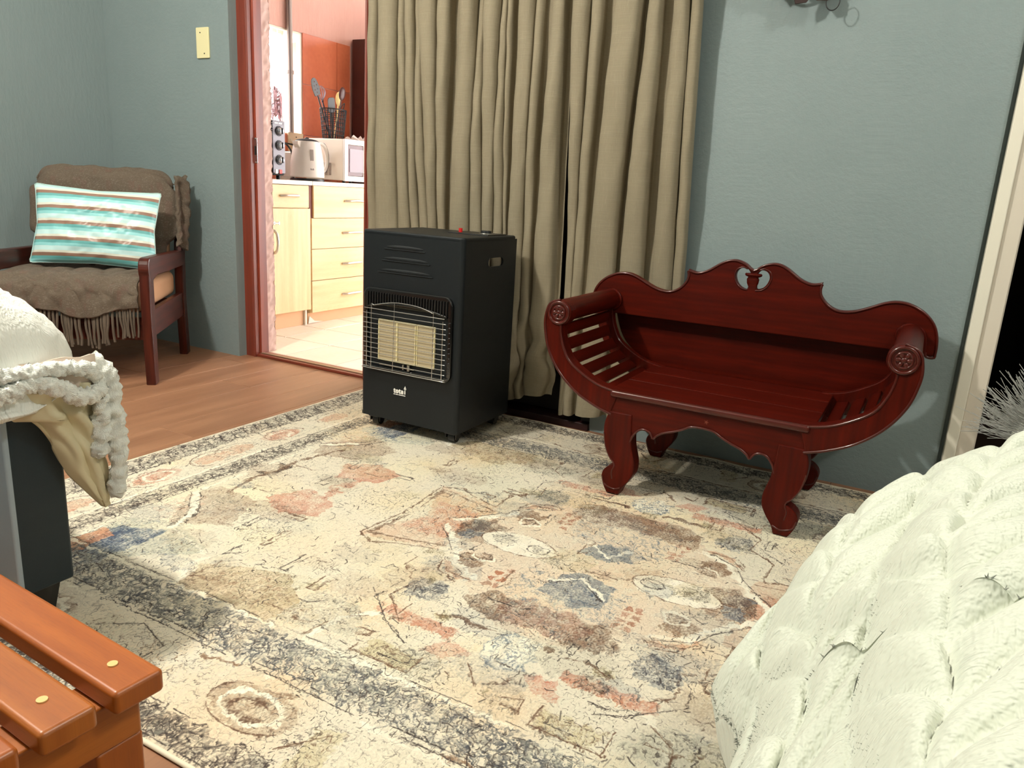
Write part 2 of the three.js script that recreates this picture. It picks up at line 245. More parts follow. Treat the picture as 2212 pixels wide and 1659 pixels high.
// ---------- rug: a distressed printed medallion rug, drawn in metres about its centre ----------
const RU = 1.58, RV = 1.03, RCX = -0.635, RCZ = 1.09;
function drawRug(ctx, w, h, u0, sc) {
  const r = rng(77), cream = [220, 211, 192];
  const X = (u) => (u - u0) * sc, Y = (v) => (v + RV) * sc, rgba = (c, a) => `rgba(${c[0] | 0},${c[1] | 0},${c[2] | 0},${a})`;
  const ink = [44, 36, 34], brown = [122, 92, 70], dbrown = [92, 66, 50], terra = [190, 128, 94], red = [182, 112, 90], slate = [86, 98, 112], navy = [54, 68, 92], grey = [140, 138, 126], sage = [150, 156, 140], white = [244, 238, 220], pinkc = [222, 176, 150], olive = [176, 160, 108];
  ctx.fillStyle = rgba(cream, 1); ctx.fillRect(0, 0, w, h);
  ctx.lineCap = 'round'; ctx.lineJoin = 'round';
  const jit = (a) => (r() - 0.5) * 2 * a;
  function path(pts, j, close) { ctx.beginPath(); pts.forEach((p, i) => { const x = X(p[0] + jit(j)), y = Y(p[1] + jit(j)); i ? ctx.lineTo(x, y) : ctx.moveTo(x, y); }); if (close) ctx.closePath(); }
  function dense(pts, step, close) { const o = [], n = pts.length; for (let i = 0; i < (close ? n : n - 1); i++) { const a = pts[i], b = pts[(i + 1) % n], L = Math.hypot(b[0] - a[0], b[1] - a[1]), k = Math.max(1, Math.round(L / step)); for (let t = 0; t < k; t++) o.push([lerp(a[0], b[0], t / k), lerp(a[1], b[1], t / k)]); } if (!close) o.push(pts[n - 1]); return o; }
  function fill(pts, c, a = 0.8, j = 0.004) { path(dense(pts, 0.012, true), j, true); ctx.fillStyle = rgba(c, a); ctx.fill(); }
  const inked = [];
  function line(pts, c = ink, wd = 0.0028, a = 0.85, drop = 0.18, close = false) {       // broken hand drawn line
    if (c === ink || c === dbrown) inked.push([pts, c, Math.min(wd, .0036) * .75, .85, Math.max(drop, .22), close]);
    const d = dense(pts, 0.009, close); if (close) d.push(d[0]); let on = true;
    for (let i = 0; i < d.length - 1; i++) { if (r() < drop) { on = r() < 0.6; } if (!on) continue; ctx.beginPath(); ctx.moveTo(X(d[i][0] + jit(.0012)), Y(d[i][1] + jit(.0012))); ctx.lineTo(X(d[i + 1][0] + jit(.0012)), Y(d[i + 1][1] + jit(.0012))); ctx.lineWidth = Math.max(0.6, wd * sc * (0.5 + r() * 0.9)); ctx.strokeStyle = rgba(c, a * (0.5 + 0.5 * r())); ctx.stroke(); }
  }
  const ell = (cu, cv, a, b, n = 40, t0 = 0, t1 = 6.2832) => Array.from({ length: n }, (_, i) => { const t = lerp(t0, t1, i / (n - (t1 - t0 > 6.2 ? 0 : 1))); return [cu + a * Math.cos(t), cv + b * Math.sin(t)]; });
  function inside(pts, x, y) { let c = false; for (let i = 0, j = pts.length - 1; i < pts.length; j = i++) { const a = pts[i], b = pts[j]; if ((a[1] > y) !== (b[1] > y) && x < (b[0] - a[0]) * (y - a[1]) / (b[1] - a[1]) + a[0]) c = !c; } return c; }
  function bounds(p) { const xs = p.map((q) => q[0]), ys = p.map((q) => q[1]); return [Math.min(...xs), Math.max(...xs), Math.min(...ys), Math.max(...ys)]; }
  // short broken marks like worn weave inside a region
  function marks(pts, n, c = ink, len = 0.012, wd = 0.0022, a = 0.7, dir = 0, spread = 0.9) {
    const [x0, x1, y0, y1] = bounds(pts);
    for (let k = 0; k < n; k++) { const u = lerp(x0, x1, r()), v = lerp(y0, y1, r()); if (!inside(pts, u, v)) continue; let t = dir + jit(spread), L = len * (0.3 + r() * 1.2), x = u, y = v; ctx.beginPath(); ctx.moveTo(X(x), Y(y)); const m = 1 + (r() * 3 | 0); for (let s = 0; s < m; s++) { x += Math.cos(t) * L / m; y += Math.sin(t) * L / m; t += jit(1.1); ctx.lineTo(X(x), Y(y)); } ctx.lineWidth = Math.max(0.6, wd * sc * (0.4 + r())); ctx.strokeStyle = rgba(c, a * (0.35 + 0.65 * r())); ctx.stroke(); }
  }
  function patch(pts, c, a, n, mc = ink, dir = 0) { fill(pts, c, a); marks(pts, n, mc, 0.012, 0.0022, 0.75, dir); marks(pts, n * 0.6, mixc(c, cream, 0.6), 0.014, 0.003, 0.8, dir); }
  function cells(pts, c, su, sv, a = 0.7) { const [x0, x1, y0, y1] = bounds(pts); for (let u = x0; u < x1; u += su) for (let v = y0; v < y1; v += sv) { if (!inside(pts, u + su / 2, v + sv / 2) || r() < 0.12) continue; const k = mixc(c, r() < 0.5 ? brown : terra, r() * 0.5), g = 0.16; fill([[u + su * g, v + sv * g], [u + su * (1 - g), v + sv * g], [u + su * (1 - g), v + sv * (1 - g)], [u + su * g, v + sv * (1 - g)]], k, a * (0.5 + r() * 0.5), 0.0022); } }
  function flower(cu, cv, R, c, n = 150) { const e = ell(cu, cv, R, R * 0.95); fill(e.map((p) => [p[0] + jit(.008), p[1] + jit(.008)]), c, 0.35); marks(e, n, mixc(c, ink, 0.55), 0.016, 0.003, 0.9, 0, 3.1); marks(e, n * 0.5, white, 0.012, 0.0026, 0.6, 0, 3.1); }
  const rect = (a, b, c, d) => [[a, c], [b, c], [b, d], [a, d]];
  // soft tonal areas of the ground
  for (let k = 0; k < 170; k++) { const u = jit(1.5), v = jit(1), R = 0.05 + r() * 0.16, c = [[240, 228, 192], [226, 206, 164], [222, 188, 150], [212, 210, 186], [236, 226, 206], [228, 196, 150]][r() * 6 | 0]; const g = ctx.createRadialGradient(X(u), Y(v), 0, X(u), Y(v), R * sc); g.addColorStop(0, rgba(c, 0.55)); g.addColorStop(1, rgba(c, 0)); ctx.fillStyle = g; ctx.fillRect(X(u - R), Y(v - R), 2 * R * sc, 2 * R * sc); }
  const field = rect(-1.22, 1.22, -0.66, 0.66);
  marks(field, 2600, ink, 0.016, 0.0018, 0.42, 1.57, 0.6); marks(field, 1300, grey, 0.02, 0.002, 0.5, 1.57, 0.5);
  for (const sx of [-1, 1]) for (const sy of [-1, 1]) {
    const q = (pts) => pts.map(([a, b]) => [a * sx, b * sy]);
    // far corner blocks
    patch(q([[1.2, .66], [1.02, .66], [.86, .52], [1.05, .44], [1.2, .5]]), sage, 0.32, 520, slate, 1.57);
    patch(q([[1.14, .70], [1.03, .70], [1.04, .49], [1.17, .55]]), slate, 0.75, 260, navy, 1.57); marks(q([[1.14, .70], [1.03, .70], [1.04, .49], [1.17, .55]]), 240, navy, 0.05, 0.005, 0.7, 1.57, 0.15);
    patch(q([[1.19, .70], [1.12, .70], [1.13, .59], [1.19, .57]]), terra, 0.75, 40, red, 1.57);
    patch(q([[1.2, .3], [1.08, .46], [.93, .38], [1.0, .22], [1.17, .2]]), mixc(brown, cream, .3), 0.5, 280, dbrown, 0.3); cells(q([[1.2, .42], [1.1, .46], [1.1, .3], [1.2, .28]]), pinkc, .02, .03, .5);
    line(q([[1.195, .277], [1.165, .3], [1.082, .379], [1.06, .44], [1.05, .48]]), white, 0.017, 1, 0.02); line(q([[1.185, .268], [1.155, .29], [1.07, .372], [1.045, .44]]), ink, 0.004); line(q([[1.205, .285], [1.09, .39], [1.062, .48]]), ink, 0.003);
    line(q([[.832, .537], [.85, .597], [.79, .65], [.738, .7]]), white, 0.018, 1, 0.02); line(q([[1.051, .475], [.94, .5], [.835, .532]]), white, 0.006, 0.9, .1);
    patch(q([[.82, .56], [.6, .48], [.48, .58], [.5, .66], [.78, .66]]), mixc(olive, brown, .4), 0.45, 420, dbrown, 1.2); cells(q([[.8, .6], [.62, .5], [.52, .6], [.6, .66]]), brown, .026, .02, .4);
    line(q([[.386, .65], [.37, .55], [.3, .48]]), white, 0.014, 1, 0.05); line(q([[.4, .65], [.385, .56], [.33, .52]]), dbrown, .006, .7);
    // brown and red strokes between border and medallion
    line(q([[1.165, .038], [1.13, .03], [1.15, -.1], [1.1, -.28]]), dbrown, .016, .7, .1); line(q([[1.18, .05], [1.12, .045], [1.13, 0]]), ink, .007, .9, .05);
    patch(q([[1.0, .18], [.94, .06], [.8, .1], [.78, .2], [.9, .24]]), red, 0.55, 170, red, 1.57); patch(q([[.9, -.1 + .1], [.84, .02], [.86, .1]]), red, .5, 60, red);
    // orange triangle at the tip of the medallion
    fill(q([[.62, .21], [.57, .08], [.53, 0], [.38, 0], [.38, .17]]), terra, .32); patch(q([[.56, .1], [.52, .0], [.4, 0], [.42, .1]]), red, .35, 150, terra, .6);
    line(q([[.6, .01], [.62, .2], [.56, .235], [.5, .2], [.4, .17], [.405, .286], [.33, .34], [.345, .42], [.26, .5]]), dbrown, .006, .8); line(q([[.58, .03], [.6, .19], [.5, .165], [.385, .14]]), dbrown, .012, .5, .2); line(q([[.43, .3], [.36, .35], [.37, .44], [.28, .52], [.2, .56]]), ink, .003);
    // red ladder bands and stepped corners towards the long borders
    patch(q([[.32, .455], [.13, .455], [.13, .495], [.32, .495]]), red, .5, 130, terra, 0); cells(q(rect(.13, .34, .45, .5)), red, .017, .022, .5);
    patch(q([[.13, .5], [.06, .51], [.1, .56], [.16, .56]]), red, .4, 60, red); line(q([[.05, .545], [0.002, .6]]), dbrown, .008, .8, .1); line(q([[.06, .6], [.1, .585], [.105, .62], [.07, .62]]), dbrown, .006, .8);
    patch(q(rect(.14, .26, .585, .64)), olive, .4, 120, dbrown, 0); line(q([[.137, .58], [.137, .64], [.28, .64], [.28, .57]]), dbrown, .005); line(q([[.16, .6], [.16, .62], [.22, .62]]), ink, .003);
    patch(q([[.5, .5], [.36, .5], [.3, .6], [.5, .64]]), sage, .3, 260, ink, .5);
    // medallion
    fill(q([[.4, 0], [.36, .12], [.3, .2], [.2, .3], [.12, .38], [0, .4], [0, 0]]), [214, 186, 160], .45);
    patch(q([[.42, 0], [.4, .07], [.33, .03], [.28, -.05], [.36, -.09]]), dbrown, .55, 170, ink, 1.2); patch(q([[.4, .05], [.36, .07], [.33, .01], [.38, 0]]), slate, .5, 60, navy);
    patch(q([[.335, .19], [.3, .125], [.24, .15], [.235, .19], [.29, .21]]), brown, .75, 70, dbrown); flower(.26 * sx, .13 * sy, .022, brown, 26); line(ell(.26 * sx, .13 * sy, .03, .026), white, .008, .9, .05, true);
    cells(q([[.2, .22], [.18, .15], [.14, .14], [.14, .26], [.19, .26]]), [150, 84, 62], .026, .03, .9);
    patch(q([[.2, .335], [.148, .265], [.085, .28], [.07, .375], [.145, .37]]), dbrown, .62, 170, ink, .4); cells(q([[.2, .335], [.148, .265], [.085, .28], [.07, .375], [.145, .37]]), brown, .03, .024, .5);
    patch(q([[.12, .3], [.06, .25], [0, .27], [0, .36], [.08, .37]]), [128, 84, 70], .42, 170, dbrown, .2); cells(q([[.1, .34], [.05, .27], [0, .27], [0, .36]]), brown, .03, .028, .55);
    line(q([[.21, .43], [.16, .41], [.1, .418], [.06, .41]]), dbrown, .014, .8, .08); flower(.19 * sx, .425 * sy, .02, olive, 26);
    line(q([[.451, .02], [.4, .07], [.338, .14], [.312, .199], [.25, .232], [.225, .24]]), white, .017, 1, .02); line(q([[.465, .03], [.41, .08], [.35, .15], [.325, .205], [.24, .25]]), ink, .003);
    patch(q([[.33, .2], [.28, .245], [.23, .255], [.25, .275], [.31, .25]]), terra, .45, 20, dbrown); line(q([[.34, .2], [.3, .25], [.22, .26], [.24, .285], [.32, .26], [.34, .21]]), dbrown, .004);
    flower(.29 * sx, .352 * sy, .052, slate, 190);
    marks(q(rect(.0, .14, .1, .26)), 160, slate, .016, .003, .6, .5);
    // main border palmettes and stems
    for (const [cu, big] of [[.31, 1], [.95, .8]]) { const e = ell(cu * sx, .875 * sy, .1 * big, .055 * big); patch(e, brown, .38, 150, dbrown, .4); line(ell(cu * sx, .875 * sy, .07 * big, .036 * big), white, .014, .9, .05, true); line(ell(cu * sx, .88 * sy, .045 * big, .022 * big, 30, 0.6, 5.4), dbrown, .009, .8, .1); line(ell(cu * sx, .875 * sy, .1 * big, .058 * big, 40, 0.4, 4.2), dbrown, .004); }
    line(q([[.52, .82], [.45, .8], [.37, .795], [.33, .82], [.28, .818], [.236, .79], [.074, .785], [0, .8]]), brown, .009, .8, .08); line(q([[.2, .93], [.14, .85], [.1, .93]]), dbrown, .008, .8, .1);
    patch(q([[.16, .95], [.1, .95], [.12, .83], [.17, .85]]), olive, .35, 60, dbrown, 1); patch(q(rect(.55, .8, .82, .93)), grey, .16, 120, dbrown, .7); line(q([[.6, .84], [.7, .81], [.78, .86], [.7, .93], [.6, .9]]), ink, .003, .6, .3, true);
    for (const cv of [.05, .28, .55]) { patch(ell(1.385 * sx, cv * sy, .035, .07), terra, .4, 50, red, 1.57); line(ell(1.385 * sx, cv * sy, .055, .085, 30, .5, 5), dbrown, .003); }
    patch(ell(1.39 * sx, .26 * sy, .045, .08), red, .42, 60, dbrown, 1.57); line(ell(1.39 * sx, .26 * sy, .03, .05), white, .01, .9, .1, true); flower(1.39 * sx, .9 * sy, .07, brown, 110);
    marks(q(rect(1.31, 1.46, 0, .95)), 230, ink, .03, .0022, .55, 1.2, .9); marks(q(rect(0, 1.3, .8, .95)), 420, ink, .028, .0022, .5, .3, 1.2);
  }
  // white ovals, centre ornaments
  for (const sx of [-1, 1]) { const e = ell(.222 * sx, .012, .112, .058); fill(e, white, .92, .002); line(e, dbrown, .003, .7, .3, true); flower((.222 + .05) * sx, .0, .034, grey, 70); line(ell((.222 - .06) * sx, .012, .03, .022), ink, .003, .8, .2, true); flower((.222 - .06) * sx, .012, .014, grey, 18); }
  patch([[-.07, .2], [-.05, .1], [0, .06], [.09, .09], [.1, .19], [.04, .23]], slate, .6, 240, navy, .4); patch([[-.07, -.05], [-.03, -.13], [.05, -.13], [.08, -.06], [.02, -.03]], slate, .55, 130, navy, .4);
  line([[-.065, .143], [.006, .085], [.088, .155]], white, .012, 1, .02); line([[-.055, -.11], [.011, -.054], [.05, -.118]], white, .011, 1, .02); line([[-.065, .155], [.006, .097], [.088, .168]], ink, .003);
  for (const sy of [-1, 1]) { const e = ell(0, .46 * sy, .055, .066); fill(e, white, .9, .002); marks(e, 170, slate, .014, .003, .8, .8, 1.5); line(e, slate, .005, .7, .3, true); }
  patch([[-.2, -.25], [-.13, -.37], [0, -.37], [.2, -.32], [.2, -.24], [.02, -.27], [-.1, -.24]], brown, .5, 330, dbrown, .3);
  // borders
  const ring = (a, b) => [rect(-a, a, -b, b)];
  for (const [a, b, wd, al] of [[1.465, .953, .004, .9], [1.305, .79, .003, .8], [1.25, .775, .0035, .85], [1.225, .655, .0025, .5], [1.57, 1.02, .003, .4]]) line(rect(-a, a, -b, b), ink, wd, al, .1, true);
  line(rect(-1.315, 1.315, -.8, .8), white, .008, .8, .1, true); line(rect(-1.2, 1.2, -.665, .665), white, .01, .8, .1, true);
  for (const s of [-1, 1]) {
    for (const [reg, n, dir, c] of [[rect(s > 0 ? 1.47 : -1.57, s > 0 ? 1.57 : -1.47, -1.02, 1.02), 2300, 1.2, ink], [rect(-1.57, 1.57, s > 0 ? .957 : -1.02, s > 0 ? 1.02 : -.957), 3200, .5, ink], [rect(-1.24, 1.24, s > 0 ? .67 : -.77, s > 0 ? .77 : -.67), 3000, .6, slate], [rect(s > 0 ? 1.235 : -1.3, s > 0 ? 1.3 : -1.235, -.78, .78), 1100, 1.1, ink]]) { marks(reg, n, mixc(c, ink, .5), .026, .0036, .85, dir, 1.2); marks(reg, n * .35, grey, .03, .006, .35, dir, 1); }
    // leaf forms of the outer guard
    for (let u = -1.5; u < 1.5; u += .062) line([[u, s * 1.005], [u + .03, s * .985], [u + .05, s * .965]], ink, .006, .75, .15);
    for (let v = -.95; v < .95; v += .055) line([[s * 1.56, v], [s * 1.525, v + .025], [s * 1.485, v + .04]], ink, .005, .75, .15);
  }
  // small leaf sprays between the motifs
  for (let k = 0; k < 150; k++) { const u = jit(1.2), v = jit(.64), R = .02 + r() * .045, c = [grey, slate, brown, olive, dbrown][r() * 5 | 0], e = ell(u, v, R * (1 + r()), R, 14); fill(e, c, .06 + r() * .14, .012); marks(e, 16 + r() * 34, mixc(c, ink, .5), .014, .0026, .75, r() * 3, .8); }
  for (let k = 0; k < 90; k++) { const u = jit(1.15), v = jit(.62), L = .03 + r() * .07, d = r() < .5 ? 0 : 1.57, x2 = u + Math.cos(d) * L, y2 = v + Math.sin(d) * L, w2 = .015 + r() * .02; line(r() < .5 ? [[u, v], [x2, y2], [x2 + w2, y2 - w2]] : [[u, v], [x2, y2], [x2 + w2 * Math.sin(d), y2 + w2 * Math.cos(d)], [u + w2 * Math.sin(d), v + w2 * Math.cos(d)]], r() < .6 ? dbrown : ink, .003 + r() * .003, .7, .15); }
  // wear: ragged edges, threads broken back to the ground colour, cracked ink
  const im = ctx.getImageData(0, 0, w, h), d = im.data, src = new Uint8ClampedArray(d);
  for (let y = 0; y < h; y++) for (let x = 0; x < w; x++) {
    const u = x / sc + u0, v = y / sc, k = (y * w + x) * 4, fine = n2(u * 130, v * 90 + 9), mid = n2(u * 24 + 4, v * 19), big = n2(u * 4.1, v * 4.1), q = n2(u * 60 + 7, v * 60);
    const sx = clamp(Math.round(x + sc * (.0065 * mid + .0035 * q)), 0, w - 1), sy = clamp(Math.round(y + sc * (.0065 * n2(u * 24 - 9, v * 24 + 3) + .003 * fine)), 0, h - 1), j = (sy * w + sx) * 4;
    const w1 = n2(u * 1.9 + 3, v * 1.9), w2 = n2(u * 2.6 - 7, v * 2.6 + 5), streak = n2(u * 70, v * 7);
    let g = cream; if (w1 > 0) g = mixc(g, [222, 190, 150], clamp(w1 * .7, 0, .55)); if (w2 > 0) g = mixc(g, [196, 200, 182], clamp(w2 * .7, 0, .5)); g = mixc(g, [238, 228, 204], clamp(.35 * big + .25 * streak, 0, .5));
    let t = clamp(.2 + .26 * big + .3 * mid + .34 * fine + .12 * streak, 0, .85), c = mixc([src[j], src[j + 1], src[j + 2]], g, t);
    const reg = .35 + .65 * smooth(-.1, .55, n2(u * 2.4 + 11, v * 2.4 - 4));
    const c1 = Math.abs(n2(u * 27, v * 23 + 2)), c2 = Math.abs(n2(u * 58 + 8, v * 41));
    let inkA = 0; if (c1 < .055 && n2(u * 85 + 2, v * 85) > .18 - reg * .25) inkA = .95 * reg; if (c2 < .08 && q > .38 - reg * .22) inkA = Math.max(inkA, .6 * reg);
    if (inkA) c = mixc(c, [40, 33, 30], inkA * clamp(.75 + .45 * fine, 0, 1));
    const m = 1 + .035 * fine; d[k] = c[0] * m; d[k + 1] = c[1] * m; d[k + 2] = c[2] * m;
  }
  ctx.putImageData(im, 0, 0);
  for (const q of inked.slice()) line(...q);
  for (const s of [-1, 1]) for (const [reg, n] of [[rect(s > 0 ? 1.47 : -1.57, s > 0 ? 1.57 : -1.47, -1.02, 1.02), 700], [rect(-1.57, 1.57, s > 0 ? .957 : -1.02, s > 0 ? 1.02 : -.957), 1100], [rect(-1.24, 1.24, s > 0 ? .67 : -.77, s > 0 ? .77 : -.67), 1000], [rect(s > 0 ? 1.235 : -1.3, s > 0 ? 1.3 : -1.235, -.78, .78), 420], [field, 900]]) marks(reg, n, ink, .018, .0022, .8, .8, 1.3);
}
{
  const o = thing('area_rug', 'large faded cream medallion rug with distressed floral border', 'rug', [RCX, 0, RCZ]);
  const sc = 2044 / (2 * RV), w = Math.round(RU * sc), h = 2044;
  const pileB = tex(256, 256, (ctx, a, b) => pix(ctx, a, b, (u, v) => { const k = 128 + 90 * tn(u, v, 18, 18, 2) + 30 * tn(u, v, 4, 4, 6); return [k, k, k]; }), 9, 12, false);
  const lift = (u, v) => { const e = smooth(RV - 0.05, RV, -v); return 0.009 + 0.0025 * n2(u * 2.2, v * 2.2) * smooth(RV, RV - .1, Math.abs(v)) + 0.008 * Math.max(0, n2(u * 3.1 + 4, 7)) * e * (u < 0.7 ? 1 : 0); };
  for (const side of [-1, 1]) {
    const t = tex(w, h, (ctx) => drawRug(ctx, w, h, side < 0 ? -RU : 0, sc)); t.wrapS = t.wrapT = THREE.ClampToEdgeWrapping;
    const a = side < 0 ? -RU : 0, b = side < 0 ? 0 : RU;
    M('pile', thick(grid(60, 80, (s, q) => ({ x: lerp(a, b, s), y: lift(lerp(a, b, s), lerp(RV, -RV, q)), z: lerp(RV, -RV, q), u: s, v: q })), 0.008, V(0, 1, 0)), S('#ffffff', 0.95, { map: t, bumpMap: pileB, bumpScale: 0.002 }), o);
  }
  M('binding', [1, -1].flatMap((s) => [tube([[-RU, lift(-RU, s * RV) - .004, s * RV], ...Array.from({ length: 30 }, (_, i) => { const u = lerp(-RU, RU, (i + 1) / 31); return [u, lift(u, s * RV) - .004, s * RV]; }), [RU, lift(RU, s * RV) - .004, s * RV]], 0.005, 120, 6), tube([[s * RU, .005, -RV], [s * RU, .005, 0], [s * RU, .005, RV]], 0.005, 60, 6)]), S('#e6ddc6', 0.9), o);
}
// ---------- curtains ----------
const tLinen = tex(512, 512, (ctx, w, h) => { const r = rng(9); ctx.fillStyle = 'rgb(136,125,104)'; ctx.fillRect(0, 0, w, h); for (let k = 0; k < 5200; k++) { const y = r() * h, x = r() * w, l = 10 + r() * 70, b = r() < 0.5; const c = 116 + (r() * 40 | 0); ctx.fillStyle = `rgba(${c + 14},${c + 3},${c - 20},${0.12 + r() * 0.2})`; b ? ctx.fillRect(x, y, l, 1) : ctx.fillRect(x, y, 1, l * 0.6); if (b) ctx.fillRect(x - w, y, l, 1); } }, 3, 3);
const mLinen = S('#ffffff', 0.9, { map: tLinen, bumpMap: tLinen, bumpScale: 0.0012 });
function curtain(label, folds, hem, topY, crumple) {
  // folds: [x at 1.63 m, x at 0.78 m, 1 for a standing fold, 0 for a valley], edge by edge from left to right
  const o = thing('curtain', label, 'curtain', [0, 0, 0], 0, 'olive linen curtains');
  const K = folds.length - 1, n = 14, rows = 72;
  const g = grid(K * n, rows, (s, q) => {
    const f = Math.min(K - 1, Math.floor(s * K + 1e-9)), t = s * K - f, A = folds[f], B = folds[f + 1];
    const xm = lerp(lerp(A[1], A[0], 0.6), lerp(B[1], B[0], 0.6), t), y0 = hem(xm), y = lerp(y0, topY, q);
    const k = (y - 0.78) / 0.85, kk = k < 0 ? k * 0.4 : k > 1 ? 1 + (k - 1) * 0.3 : k, xa = lerp(A[1], A[0], kk), xb = lerp(B[1], B[0], kk);
    const wdt = Math.abs(xb - xa), d = clamp(0.018 + wdt * 0.78, 0.03, 0.078) * (0.9 + 0.16 * n2(f * 3.3, y * 1.3)), zb = lerp(0.018, 0.06, smooth(0.4, 1.4, y)), low = lerp(0.68, 1.05, smooth(0.5, 1.3, y));
    let x, z;
    if (A[2]) { x = lerp(xa, xb, t - 0.16 * Math.sin(2 * Math.PI * t) + 0.05 * Math.sin(Math.PI * t)); z = zb + d * low * Math.pow(Math.sin(Math.PI * clamp(t, 0, 1)), 0.75); }
    else { x = lerp(xa, xb, t); z = zb - 0.006 * Math.sin(Math.PI * t); }
    const m = A[2] ? Math.sin(Math.PI * clamp(t, 0, 1)) : 0.2;
    x += m * (0.005 * n2(f * 5.1, y * 1.9) + 0.003 * n2(f * 2.7 + 9, y * 6)); z += m * (0.006 * n2(xm * 14, y * 2.1) + 0.0025 * n2(xm * 60, y * 4));
    if (crumple) { const c = smooth(0.58, 0.3, y) * smooth(-1.7, -1.5, xm); z += c * (0.016 * n2(xm * 7 + 3, y * 6) + 0.026 * Math.pow(Math.abs(n2(xm * 8, y * 8 + 5)), 0.7)); x += c * 0.02 * n2(xm * 9, y * 6 + 2); }
    x *= (2.802 - lerp(0.06, 0.10, smooth(0.5, 1.5, y))) / 2.672;
    return { x, y, z: Math.max(z, 0.006), u: s * K * 0.09, v: y };
  });
  M('cloth', thick(g, 0.0025), mLinen, o);
  return o;
}
{
  const fA = [[-2.2, -2.2, 1], [-2.144, -2.154, 1], [-2.054, -2.031, 1], [-2.021, -1.967, 1], [-1.975, -1.926, 1], [-1.943, -1.876, 1], [-1.855, -1.834, 1], [-1.792, -1.792, 0], [-1.749, -1.767, 1], [-1.674, -1.669, 1], [-1.641, -1.612, 1], [-1.572, -1.563, 1], [-1.543, -1.520, 1], [-1.516, -1.501, 0], [-1.493, -1.488, 1], [-1.425, -1.422, 1], [-1.390, -1.381, 0], [-1.353, -1.367, 1], [-1.298, -1.280, 0], [-1.282, -1.258, 0]];
  const fB = [[-1.271, -1.233, 1], [-1.198, -1.196, 1], [-1.150, -1.155, 0], [-1.109, -1.135, 1], [-1.007, -1.025, 0], [-0.988, -1.006, 1], [-0.936, -0.916, 0], [-0.898, -0.882, 1], [-0.843, -0.805, 1], [-0.806, -0.766, 0]];
  const o1 = curtain('long olive linen curtain hanging behind the gas heater', fA, (x) => 0.085 + 0.05 * smooth(-1.44, -1.27, x) + 0.01 * n2(x * 6, 3), 2.3, true);
  const o2 = curtain('long olive linen curtain hanging behind the left arm of the bench', fB, (x) => 0.055 + 0.035 * smooth(-1.2, -0.95, x) + 0.008 * n2(x * 9, 8), 2.3, false);
  const rodO = thing('curtain_rod', 'dark metal curtain rod above the olive curtains', 'curtain rod', [-1.47, 2.34, 0.1]);
  M('rod', cyl(0.012, 0.012, 1.7).rotateZ(Math.PI / 2), mBlackMatt, rodO); for (const s of [-1, 1]) { M('finial', new THREE.SphereGeometry(0.025, 16, 12).translate(s * 0.86, 0, 0), mBlackMatt, rodO); M('bracket', [rod([s * 0.8, 0, 0], [s * 0.8, 0, -0.1], 0.008), box(0.03, 0.06, 0.008, s * 0.8, 0, -0.096)], mBlackMatt, rodO); }
}
